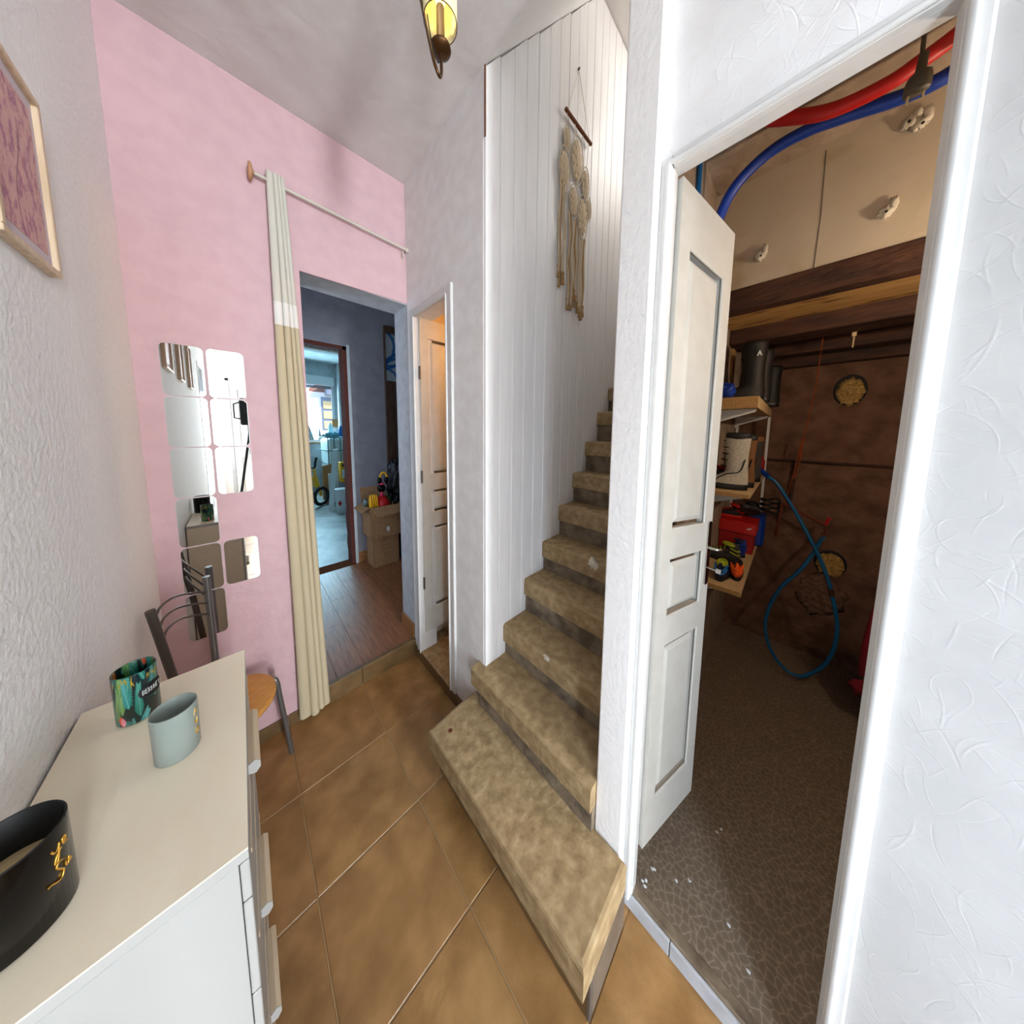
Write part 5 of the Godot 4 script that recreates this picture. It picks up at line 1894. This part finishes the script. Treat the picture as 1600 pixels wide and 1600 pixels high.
func build_shoes() -> void:
	# lowest shelf
	shoe("trainer", "navy blue trainer with lime and light blue stripes, heel out on lowest shelf", V(1.60, 0.805, -0.196), -0.05, 0.20, 0.058, 0.085, M.navy, M.black_rubber, M.lime, M.sky_blue, "trainers on the lowest shelf")
	shoe("trainer", "bright orange trainer with black sole beside the navy one", V(1.66, 0.805, -0.143), 0.1, 0.20, 0.054, 0.085, M.orange, M.black_rubber, M.black, M.orange, "trainers on the lowest shelf")
	shoe("trainer", "dark grey trainer with yellow-green trim behind the orange trainer", V(1.87, 0.805, -0.178), 1.45, 0.17, 0.07, 0.105, M.grey_dark, M.black_rubber, M.lime, M.lime, "trainers on the lowest shelf")
	shoe("trainer", "blue trainer half hidden before the red shoe box", V(1.99, 0.805, -0.155), 1.5, 0.12, 0.06, 0.10, M.blue, M.navy, M.navy, M.blue, "trainers on the lowest shelf")
	# red shoe box with its lid
	var b := thing("shoe_box", "red cardboard shoe box with a white mark on the lowest shelf", "shoe box", V(2.13, 0.805, -0.18))
	var st := mb()
	box(st, V(2.06, 0.805, -0.272), V(2.22, 0.93, -0.118), 0.002)
	put("body", st, M.red_dark, b)
	st = mb()
	box(st, V(2.05, 0.92, -0.275), V(2.23, 0.985, -0.108), 0.002)
	put("lid", st, M.red, b)
	st = mb()
	slab(st, PackedVector2Array([Vector2(0.0, 0.0), Vector2(0.008, 0.006), Vector2(0.014, 0.004), Vector2(0.024, 0.014), Vector2(0.022, 0.018), Vector2(0.016, 0.012), Vector2(0.010, 0.014), Vector2(0.004, 0.010)]), V(2.0498, 0.945, -0.150), V(0, 0, 1), V(0, 1, 0), V(-0.0006, 0, 0))
	put("white_mark", st, M.white_plastic, b)
	shoe("trainer", "dark red and black trainer lying on top of the red shoe box", V(2.13, 0.987, -0.195), 1.5, 0.15, 0.06, 0.085, M.black, M.red, M.red, M.red, "shoes on the red shoe box")
	var bs := shoe("brown_shoe", "dark brown leather shoe tipped on its side above the red shoe box", V(2.22, 1.01, -0.12), 1.3, 0.19, 0.065, 0.07, M.dark_brown, M.grey_dark, M.dark_brown, M.dark_brown, "shoes on the red shoe box")
	bs.rotation = Vector3(0.3, 1.3, -0.5)
	st = mb()
	box(st, V(2.24, 0.805, -0.165), V(2.42, 0.985, -0.085), 0.012)
	var o := put("blue_bag", st, M.blue)
	tag(o, "small blue bag behind the red shoe box", "bag")
	st = mb()
	for k in 3:
		var ring := []
		for j in 25:
			var a := TAU * j / 24
			ring.append(V(2.36 + 0.035 * cos(a), 1.02 + 0.03 * k + 0.010 * sin(2 * a), -0.075 + 0.042 * sin(a)))
		tube(st, ring, 0.006, 8)
	o = put("sandal", st, M.black_rubber)
	tag(o, "black strappy sandal hanging past the shelf's back end", "sandal")
	# middle shelf
	boot("hiking_boot", "pale grey-white laced hiking boot with dark collar on the middle shelf", V(1.635, 1.239, -0.198), 0.10, 0.165, 0.060, 0.235, M.boot_white, M.black_rubber, M.black, true, "boots on the middle shelf")
	boot("hiking_boot", "tan and black hiking boot just behind the pale one", V(1.74, 1.239, -0.178), 0.06, 0.150, 0.050, 0.225, M.boot_tan, M.black_rubber, M.black, true, "boots on the middle shelf")
	boot("hiking_boot", "dark grey hiking boot farthest back on the middle shelf", V(1.98, 1.239, -0.170), 0.08, 0.150, 0.062, 0.215, M.grey_dark, M.black_rubber, M.boot_tan, true, "boots on the middle shelf")
	shoe("trainer", "dark blue and red shoe squeezed between pale boot and wall", V(1.80, 1.239, -0.236), 1.5, 0.12, 0.05, 0.09, M.navy, M.red, M.red, M.red, "shoes on the middle shelf")
	st = mb()
	lathe(st, [Vector2(0.0, 1.239), Vector2(0.018, 1.24), Vector2(0.018, 1.32), Vector2(0.009, 1.335), Vector2(0.009, 1.35), Vector2(0.0, 1.352)], V(2.42, 0, -0.135), 14)
	o = put("red_glint_shape", st, M.red_dark)  # bottle shape added for a red-orange light glint on a valve
	tag(o, "small dark red shape for a light glint at the back end of the middle shelf", "bottle")
	# top shelf
	var rb := boot("rubber_boot", "tall dark olive rubber boot with a small pale emblem on the top shelf", V(1.80, 1.651, -0.185), 0.05, 0.175, 0.085, 0.255, M.dark_brown, M.black_rubber, M.black, false, "rubber boots on the top shelf")
	st = mb()
	slab(st, PackedVector2Array([Vector2(0, 0), Vector2(0.006, 0.0), Vector2(0.010, 0.010), Vector2(0.014, 0.0), Vector2(0.020, 0.0), Vector2(0.010, 0.026)]), V(-0.0475, 0.205, 0.035), V(0, 0, 1), V(0, 1, 0), V(-0.002, 0, 0))
	var em := put("emblem", st, M.white_plastic, null)
	remove_child(em)
	rb.add_child(em)
	em.position = Vector3.ZERO
	em.name = "emblem"
	boot("rubber_boot", "dark olive rubber boot pressed against the first, its pair", V(1.92, 1.651, -0.165), 0.0, 0.165, 0.080, 0.235, M.dark_brown, M.black_rubber, M.black, false, "rubber boots on the top shelf")
	boot("rubber_boot", "black rubber boot at the far end of the top shelf", V(2.25, 1.651, -0.135), 0.0, 0.15, 0.085, 0.205, M.black, M.black_rubber, M.black, false, "rubber boots on the top shelf")
	st = mb()
	box(st, V(1.98, 1.651, -0.275), V(2.06, 1.96, -0.262), 0.001)
	o = put("offcut_board", st, M.chip)
	tag(o, "flecked chipboard offcut leaning on the wall behind the rubber boots", "board")
	st = mb()
	for k in 7:
		var q := V(1.66 + 0.03 * k, 1.651, -0.262 + 0.008 * (k % 3))
		tube(st, smooth_path([q, q + V(0.0, 0.05, 0.006), q + V(0.004, 0.10 + 0.02 * (k % 3), 0.0)], 4), 0.006, 7, 0.002)
	lump(st, V(1.70, 1.685, -0.250), V(0.06, 0.035, 0.022), 0.7, 1.6, 91, 18, 12)
	o = put("ice_crampons", st, M.black)
	tag(o, "tangle of black spiked gear beside the rubber boots, near the door", "gear")
	st = mb()
	lump(st, V(1.585, 1.685, -0.225), V(0.03, 0.034, 0.03), 0.5, 1.6, 17, 16, 10)
	o = put("knitted_hat", st, M.blue)
	tag(o, "small crumpled blue knitted hat at the near end of the top shelf", "cap")

# a low shoe, built heel at the origin, toe along local -z ... turned by yaw; parts: sole, upper, collar, laces
func shoe(called: String, label: String, at: Vector3, yaw: float, ln: float, w: float, h: float, up: Material, sole: Material, lace: Material, band: Material, group: String) -> Node3D:
	var t := thing(called, label, "shoe", Vector3.ZERO, group)
	var foot := func(f: float) -> float:  # half-width along the length, heel 0 to toe 1
		return w * 0.5 * (0.72 + 0.28 * sin(PI * clampf(f * 1.25 - 0.15, 0, 1))) * sqrt(clampf(1.0 - pow(absf(f * 2.0 - 1.0), 6.0), 0.0, 1.0))
	var st := mb()
	var rings := []
	for lv in [[0.0, 0.96], [0.004, 1.04], [0.018, 1.04], [0.020, 0.98]]:
		var ring := []
		for j in 40:
			var a := TAU * j / 40
			var f := 0.5 - 0.5 * cos(a)
			var s := 1.0 if a < PI else -1.0
			ring.append(V(s * foot.call(f) * lv[1], lv[0] + 0.008 * pow(f, 4.0), -ln * (f - 0.12) * (1.0 + 0.02 * lv[1])))
		rings.append(ring)
	skin(st, rings, true, true, 0)
	put("sole", st, sole, t)
	st = mb()
	rings = []
	for k in 15:
		var f := 0.01 + 0.97 * k / 14.0
		var hh: float = h * (1.0 if f < 0.12 else lerpf(0.95, 0.30, clampf((f - 0.12) / 0.72, 0, 1))) * (1.0 if f < 0.85 else sqrt(maxf(1.0 - pow((f - 0.85) / 0.15, 2.0), 0.12)))
		var hw: float = foot.call(f)
		var ring := []
		for j in 16:
			var a := PI * j / 15.0
			ring.append(V(cos(a) * hw * (1.0 - 0.18 * sin(a)), 0.016 + pow(sin(a), 0.8) * (hh - 0.016), -ln * (f - 0.12)))
		rings.append(ring)
	skin(st, rings, true, true, 0)
	put("upper", st, up, t)
	st = mb()
	var ring2 := []
	for j in 21:
		var a := TAU * j / 20
		ring2.append(V(cos(a) * w * 0.30, h * (0.90 - 0.02 * sin(a)) + 0.006 * sin(a), -ln * (0.13 + 0.15 * sin(a) * 1.0)))
	tube(st, ring2, 0.0055, 8)
	ball(st, V(0, h * 0.87, -ln * 0.13), V(w * 0.27, 0.010, ln * 0.13), 14, 6)
	put("collar", st, lace, t)
	for k in 4:
		st = mb()
		var f := 0.34 + 0.09 * k
		var hh := h * lerpf(0.95, 0.30, (f - 0.12) / 0.72)
		tube(st, smooth_path([V(-w * 0.30, hh * 0.86, -ln * (f - 0.12)), V(0, hh + 0.004, -ln * (f - 0.10)), V(w * 0.30, hh * 0.86, -ln * (f - 0.12))], 4), 0.003, 6)
		put("lace", st, lace, t)
	# heel stripes
	for k in 2:
		st = mb()
		var pts := []
		for j in 9:
			var f := 0.20 * absf(j - 4) / 4.0
			var s := -1.0 if j < 4 else 1.0
			pts.append(V(s * foot.call(maxf(f, 0.004)) * 1.02, h * (0.40 + 0.20 * k) + 0.02 * absf(j - 4) / 4.0, -ln * (f - 0.115) + 0.003))
		tube(st, pts, 0.0042, 6)
		put("heel_stripe", st, band, t)
	t.position = at
	t.rotation.y = yaw - PI / 2
	return t

# a tall boot, toe along local -z
func boot(called: String, label: String, at: Vector3, yaw: float, ln: float, w: float, h: float, up: Material, sole: Material, lace: Material, laced: bool, group: String) -> Node3D:
	var t := thing(called, label, "boot", Vector3.ZERO, group)
	var foot := func(f: float) -> float:
		return w * 0.5 * (0.80 + 0.20 * sin(PI * clampf(f * 1.25 - 0.15, 0, 1))) * sqrt(clampf(1.0 - pow(absf(f * 2.0 - 1.0), 6.0), 0.0, 1.0))
	var z := func(f: float) -> float: return ln * (0.42 - f)
	var st := mb()
	var rings := []
	for lv in [[0.0, 0.98], [0.003, 1.06], [0.022, 1.06], [0.026, 1.0]]:
		var ring := []
		for j in 40:
			var a := TAU * j / 40
			var f := 0.5 - 0.5 * cos(a)
			ring.append(V((1.0 if a < PI else -1.0) * foot.call(f) * lv[1], lv[0] + 0.007 * pow(f, 4.0), z.call(f)))
		rings.append(ring)
	skin(st, rings, true, true, 0)
	put("sole", st, sole, t)
	# upper: foot below, shaft above, as level rings
	st = mb()
	rings = []
	var foot_h := 0.085
	for k in 17:
		var y := lerpf(0.022, h, k / 16.0)
		var s := clampf((y - 0.03) / (foot_h - 0.03), 0.0, 1.0)
		var toe := lerpf(1.0, 0.50, s * s * (3.0 - 2.0 * s)) if y < foot_h else lerpf(0.50, 0.56, (y - foot_h) / (h - foot_h))
		var heel := 0.0 if y < 0.05 else 0.03 * sin(PI * (y - 0.05) / (h - 0.05))
		var ring := []
		for j in 28:
			var a := TAU * j / 28
			var f := lerpf(heel, toe, 0.5 - 0.5 * cos(a))
			var hw: float = w * 0.5 * absf(sin(a)) * (0.94 if y < foot_h else 0.90)
			ring.append(V((1.0 if a < PI else -1.0) * hw, y, z.call(f)))
		rings.append(ring)
	skin(st, rings, true, true, 0)
	put("upper", st, up, t)
	st = mb()
	rings = []
	for e in [[0.90, h - 0.004], [0.98, h + 0.004], [0.96, h + 0.022], [0.80, h + 0.026], [0.74, h + 0.004]]:
		var ring := []
		for j in 28:
			var a := TAU * j / 28
			ring.append(V(sin(a) * w * 0.5 * e[0], e[1], z.call(0.28 - 0.28 * cos(a) * e[0])))
		rings.append(ring)
	skin(st, rings, false, true, 0)
	put("collar", st, lace, t)
	if laced:
		for k in 6:
			st = mb()
			var y := 0.075 + (h - 0.09) * k / 5.0
			var f := lerpf(0.62, 0.56, k / 5.0) + (0.10 if k == 0 else 0.0)
			tube(st, smooth_path([V(-w * 0.30, y, z.call(f - 0.12)), V(0, y + 0.004, z.call(f + 0.01)), V(w * 0.30, y, z.call(f - 0.12))], 4), 0.0028, 6)
			put("lace", st, M.black, t)
		st = mb()
		for s in [-1.0, 1.0]:
			tube(st, smooth_path([V(s * w * 0.47, 0.035, z.call(0.75)), V(s * w * 0.475, 0.07, z.call(0.5)), V(s * w * 0.462, 0.085, z.call(0.2)), V(s * w * 0.44, h * 0.6, z.call(0.10))], 5), 0.0026, 6)
		put("seam", st, lace, t)
	t.position = at
	t.rotation.y = yaw
	return t

# ---------------------------------------------------------------- grey room things
func carton(called: String, label: String, mn: Vector3, mx: Vector3, open: bool) -> Node3D:
	var t := thing(called, label, "cardboard box", V((mn.x + mx.x) / 2, mn.y, (mn.z + mx.z) / 2), "stacked cardboard boxes in the grey room")
	var st := mb()
	var e := 0.004
	box(st, mn, V(mx.x, mn.y + e, mx.z))
	box(st, V(mn.x, mn.y, mn.z), V(mn.x + e, mx.y, mx.z))
	box(st, V(mx.x - e, mn.y, mn.z), V(mx.x, mx.y, mx.z))
	box(st, V(mn.x, mn.y, mn.z), V(mx.x, mx.y, mn.z + e))
	box(st, V(mn.x, mn.y, mx.z - e), V(mx.x, mx.y, mx.z))
	if not open:
		box(st, V(mn.x, mx.y - e, mn.z), mx)
	put("body", st, M.card, t)
	return t

func build_grey_things() -> void:
	carton("cardboard_box", "lower closed cardboard box under the box of toys", V(0.894, 0.1005, -3.05), V(1.155, 0.408, -2.852), false)
	var b := carton("cardboard_box", "upper open cardboard box filled with bright toys", V(0.868, 0.413, -3.085), V(1.185, 0.735, -2.820), true)
	var st := mb()
	hexa(st, [V(0.868, 0.733, -3.08), V(0.868, 0.733, -2.825), V(0.790, 0.702, -2.83), V(0.790, 0.702, -3.07), V(0.868, 0.737, -3.08), V(0.868, 0.737, -2.825), V(0.790, 0.706, -2.83), V(0.790, 0.706, -3.07)])
	put("flap", st, M.card, b)
	st = mb()
	hexa(st, [V(0.87, 0.733, -2.822), V(1.18, 0.733, -2.822), V(1.16, 0.655, -2.775), V(0.93, 0.640, -2.775), V(0.87, 0.737, -2.822), V(1.18, 0.737, -2.822), V(1.16, 0.657, -2.771), V(0.93, 0.642, -2.771)])
	put("flap", st, M.card, b)
	st = mb()
	hexa(st, [V(0.87, 0.735, -3.083), V(1.18, 0.735, -3.083), V(1.05, 0.90, -3.092), V(0.86, 0.90, -3.092), V(0.87, 0.735, -3.079), V(1.18, 0.735, -3.079), V(1.05, 0.90, -3.088), V(0.86, 0.90, -3.088)])
	put("flap", st, M.card, b)
	st = mb()
	box(st, V(1.025, 0.46, -2.8205), V(1.050, 0.515, -2.8190), 0.0004)
	put("label", st, M.white_plastic, b)
	st = mb()
	box(st, V(1.028, 0.463, -2.8192), V(1.047, 0.475, -2.8186), 0.0003)
	put("label_mark", st, M.red, b)
	# toys
	var y := thing("toy_shell", "ribbed yellow toy standing in the open box", "toy", V(0.92, 0.74, -2.90))
	for k in 4:
		st = mb()
		ball(st, V(0.893 + 0.019 * k, 0.765 + 0.012 * sin(PI * (k + 0.5) / 4), -2.88), V(0.013, 0.085, 0.035), 10, 8)
		put("rib", st, M.yellow, y)
	st = mb()
	lump(st, V(0.858, 0.775, -2.92), V(0.022, 0.04, 0.025), 0.5, 1.5, 3, 14, 9)
	var o := put("toy_cloth", st, M.cage)
	tag(o, "pale blue-grey soft toy at the box's left corner", "toy")
	st = mb()
	lathe(st, [Vector2(0.0, 0.66), Vector2(0.070, 0.67), Vector2(0.075, 0.75), Vector2(0.055, 0.80), Vector2(0.02, 0.83), Vector2(0.0, 0.835)], V(1.015, 0, -2.91), 24)
	o = put("toy_dome", st, M.red)
	tag(o, "glossy red domed toy in the middle of the open box", "toy")
	st = mb()
	ball(st, V(0.955, 0.705, -2.87), V(0.05, 0.035, 0.03), 14, 8)
	o = put("toy_cushion", st, M.navy)
	tag(o, "dark blue soft toy in front of the red dome", "toy")
	st = mb()
	ball(st, V(1.08, 0.77, -2.93), V(0.04, 0.05, 0.03), 14, 8)
	o = put("toy_leaf", st, mat(Color(0.06, 0.24, 0.10), 0.5))
	tag(o, "dark green toy at the right edge of the open box", "toy")
	var tw := thing("toy_tower", "stacked black and pink toy with a yellow arched handle, tallest in the box", "toy", V(1.015, 0.83, -2.91))
	st = mb()
	lathe(st, [Vector2(0.016, 0.82), Vector2(0.014, 0.86), Vector2(0.022, 0.875), Vector2(0.0, 0.876)], V(1.012, 0, -2.90), 16)
	put("neck", st, M.toy_pink, tw)
	st = mb()
	ball(st, V(1.012, 0.905, -2.90), V(0.040, 0.042, 0.036), 18, 12)
	put("ball", st, M.black_gloss, tw)
	st = mb()
	lathe(st, [Vector2(0.0, 0.942), Vector2(0.026, 0.944), Vector2(0.028, 0.958), Vector2(0.0, 0.962)], V(1.016, 0, -2.90), 18)
	put("ring", st, M.toy_pink, tw)
	for s in [-1.0, 1.0]:
		st = mb()
		ball(st, V(1.030 + s * 0.034, 0.985, -2.90), V(0.022, 0.036, 0.026), 14, 10)
		put("side_knob", st, M.black_gloss, tw)
	st = mb()
	var arc := []
	for k in 17:
		var a := PI * k / 16
		arc.append(V(1.036 + cos(a) * 0.034, 1.01 + sin(a) * 0.055, -2.90))
	tube(st, arc, 0.011, 10)
	put("handle", st, M.yellow, tw)
	# bin bag
	st = mb()
	lump(st, V(1.215, 0.93, -2.96), V(0.115, 0.25, 0.085), 0.55, 2.2, 8, 44, 32)
	o = put("black_bag", st, M.bag_black)
	tag(o, "shiny black plastic sack behind the toys, against the brown door", "bag")
	st = mb()
	box(st, V(1.20, 0.10, -3.06), V(1.42, 0.69, -2.86), 0.01)
	o = put("dark_crate", st, M.black)
	tag(o, "dark crate under the black sack beside the cardboard boxes", "crate")

# ---------------------------------------------------------------- garage things
func build_garage_things() -> void:
	# water tank in its cage
	var t := thing("water_tank", "white plastic water tank in a metal cage below the garage window", "tank", V(1.7, 0, -7.3))
	var st := mb()
	box(st, V(1.345, 0.30, -7.75), V(2.05, 1.315, -6.94), 0.05)
	put("body", st, M.tank, t)
	st = mb()
	for k in 6:
		box(st, V(1.365 + 0.115 * k, 0.32, -6.945), V(1.445 + 0.115 * k, 1.28, -6.925), 0.008)
	put("rib", st, M.tank, t)
	for k in 6:
		st = mb()
		tube(st, [V(1.335 + 0.118 * k, 0.16, -6.905), V(1.335 + 0.118 * k, 1.345, -6.905)], 0.011, 8)
		put("cage_bar", st, M.cage, t)
	for k in 5:
		st = mb()
		var y := 0.20 + 0.283 * k
		tube(st, [V(1.32, y, -7.78), V(1.32, y, -6.905), V(2.07, y, -6.905)], 0.011, 8)
		put("cage_bar", st, M.cage, t)
	st = mb()
	box(st, V(1.33, 0.0, -7.75), V(2.06, 0.15, -6.92), 0.01)
	put("pallet", st, M.oak, t)
	# jug and clutter on top of it
	var j := thing("blue_jug", "bright blue funnel-shaped jug on the water tank", "jug", V(1.625, 1.36, -7.05))
	st = mb()
	lathe(st, [Vector2(0.0, 1.345), Vector2(0.075, 1.347), Vector2(0.07, 1.40), Vector2(0.035, 1.54), Vector2(0.018, 1.60), Vector2(0.0, 1.602)], V(1.625, 0, -7.05), 20)
	put("body", st, M.sky_blue, j)
	st = mb()
	tube(st, smooth_path([V(1.67, 1.40, -7.05), V(1.72, 1.45, -7.05), V(1.70, 1.53, -7.05), V(1.655, 1.54, -7.05)], 5), 0.012, 8)
	put("handle", st, M.sky_blue, j)
	st = mb()
	for k in 5:
		lump(st, V(1.36 + 0.045 * k, 1.385, -7.0), V(0.05, 0.05 + 0.02 * (k % 2), 0.05), 0.6, 1.6, 70 + k, 12, 8)
	var o := put("cloth_bundle", st, M.pale_cloth)
	tag(o, "crumpled pale blue cloths lying on the water tank", "cloth")
	st = mb()
	lathe(st, [Vector2(0.0, 1.345), Vector2(0.05, 1.347), Vector2(0.05, 1.58), Vector2(0.02, 1.63), Vector2(0.02, 1.66), Vector2(0.0, 1.662)], V(1.47, 0, -7.25), 16)
	o = put("water_bottle", st, M.tank)
	tag(o, "clear-white plastic bottle standing on the water tank near the window", "bottle")
	st = mb()
	box(st, V(1.66, 1.56, -7.99), V(1.90, 1.76, -7.96), 0.004)
	o = put("brown_board", st, M.oak)
	tag(o, "small brown board on the wall right of the garage window", "board")
	# leaning plank
	st = mb()
	hexa(st, [V(1.085, 0.0, -5.86), V(1.16, 0.0, -5.82), V(1.18, 0.0, -5.92), V(1.105, 0.0, -5.96), V(1.295, 1.11, -6.28), V(1.37, 1.12, -6.24), V(1.39, 1.12, -6.34), V(1.315, 1.11, -6.38)])
	o = put("white_plank", st, M.white_plastic)
	tag(o, "tall white plank leaning in the garage beside the bucket", "plank")
	# cardboard pieces behind
	st = mb()
	hexa(st, [V(1.13, 0.0, -6.50), V(1.33, 0.0, -6.46), V(1.33, 0.0, -6.52), V(1.13, 0.0, -6.56), V(1.16, 0.76, -6.62), V(1.33, 0.80, -6.58), V(1.33, 0.80, -6.60), V(1.16, 0.76, -6.64)])
	o = put("cardboard_sheet", st, M.card)
	tag(o, "brown cardboard sheet standing behind the white plank", "cardboard")
	st = mb()
	box(st, V(1.22, 0.0, -6.44), V(1.40, 0.62, -6.40), 0.004)
	o = put("hardboard_sheet", st, M.white_plastic)
	tag(o, "white hardboard sheet standing before the brown cardboard sheet", "hardboard")
	# yellow toolbox
	var yb := thing("yellow_box", "yellow box with pale label standing on a crate behind the bucket", "box", V(1.53, 0.44, -6.3))
	st = mb()
	box(st, V(1.40, 0.44, -6.42), V(1.66, 0.85, -6.25), 0.01)
	put("body", st, M.yellow, yb)
	st = mb()
	box(st, V(1.425, 0.53, -6.252), V(1.60, 0.70, -6.244), 0.002)
	put("label", st, M.white_plastic, yb)
	st = mb()
	box(st, V(1.43, 0.76, -6.252), V(1.48, 0.82, -6.243), 0.002)
	box(st, V(1.55, 0.76, -6.252), V(1.60, 0.82, -6.243), 0.002)
	put("latch", st, M.black, yb)
	st = mb()
	box(st, V(1.39, 0.0, -6.45), V(1.70, 0.438, -6.22), 0.01)
	o = put("grey_crate", st, M.grey_wall)
	tag(o, "grey crate carrying the yellow box", "crate")
	# bucket
	var bk := thing("white_bucket", "white plastic bucket with a red diamond mark on the garage floor", "bucket", V(1.255, 0, -5.50))
	st = mb()
	lathe(st, [Vector2(0.0, 0.0), Vector2(0.098, 0.002), Vector2(0.108, 0.34), Vector2(0.108, 0.42)], V(1.258, 0, -5.58), 28)
	put("body", st, M.white_plastic, bk)
	st = mb()
	lathe(st, [Vector2(0.109, 0.415), Vector2(0.117, 0.42), Vector2(0.117, 0.445), Vector2(0.10, 0.45), Vector2(0.0, 0.45)], V(1.258, 0, -5.58), 28)
	put("lid", st, M.white_plastic, bk)
	st = mb()
	slab(st, PackedVector2Array([Vector2(-0.03, 0.0), Vector2(0.0, -0.055), Vector2(0.03, 0.0), Vector2(0.0, 0.055)]), V(1.198, 0.20, -5.487), V(0.88, 0, 0.47), Vector3.UP, V(-0.47, 0, 0.88) * 0.004)
	put("diamond_mark", st, M.red, bk)
	# yellow and black bike
	var bi := thing("childs_bike", "black and yellow child's bike lying back in the garage, partly behind the curtain", "bike", V(0.95, 0, -6.5))
	for e in [[V(1.07, 0.20, -6.36), 0.19], [V(0.62, 0.20, -6.72), 0.19]]:
		st = mb()
		var c: Vector3 = e[0]
		var ring := []
		for k in 33:
			var a := TAU * k / 32
			ring.append(c + (V(0.78, 0, -0.62) * cos(a) + Vector3.UP * sin(a)) * (e[1] - 0.03))
		tube(st, ring, 0.035, 10)
		put("wheel", st, M.black_rubber, bi)
	st = mb()
	tube(st, [V(1.07, 0.20, -6.36), V(1.0, 0.62, -6.44), V(0.99, 0.74, -6.45)], 0.022, 8)
	tube(st, [V(1.0, 0.60, -6.44), V(0.80, 0.30, -6.58), V(0.62, 0.20, -6.72)], 0.026, 8)
	put("frame", st, M.yellow, bi)
	st = mb()
	hexa(st, [V(0.96, 0.40, -6.46), V(1.08, 0.30, -6.34), V(1.09, 0.30, -6.38), V(0.97, 0.40, -6.50), V(0.97, 0.62, -6.44), V(1.02, 0.60, -6.38), V(1.03, 0.60, -6.42), V(0.98, 0.62, -6.48)])
	put("front_plate", st, M.yellow, bi)
	st = mb()
	tube(st, smooth_path([V(0.86, 0.80, -6.56), V(0.99, 0.76, -6.45), V(1.01, 0.86, -6.40), V(1.03, 0.97, -6.36)], 5), 0.02, 8)
	put("handlebar", st, M.black, bi)
	# orange ball-like tool by the opening
	var og := thing("orange_bottle", "orange bottle with white cap standing just inside the garage opening", "bottle", V(0.86, 0, -3.55))
	st = mb()
	lathe(st, [Vector2(0.0, 0.0), Vector2(0.035, 0.002), Vector2(0.035, 0.17), Vector2(0.02, 0.22), Vector2(0.0, 0.222)], V(0.872, 0, -3.55), 18)
	put("body", st, M.orange, og)
	st = mb()
	lathe(st, [Vector2(0.018, 0.215), Vector2(0.022, 0.30), Vector2(0.0, 0.305)], V(0.872, 0, -3.55), 16)
	put("cap", st, M.white_plastic, og)
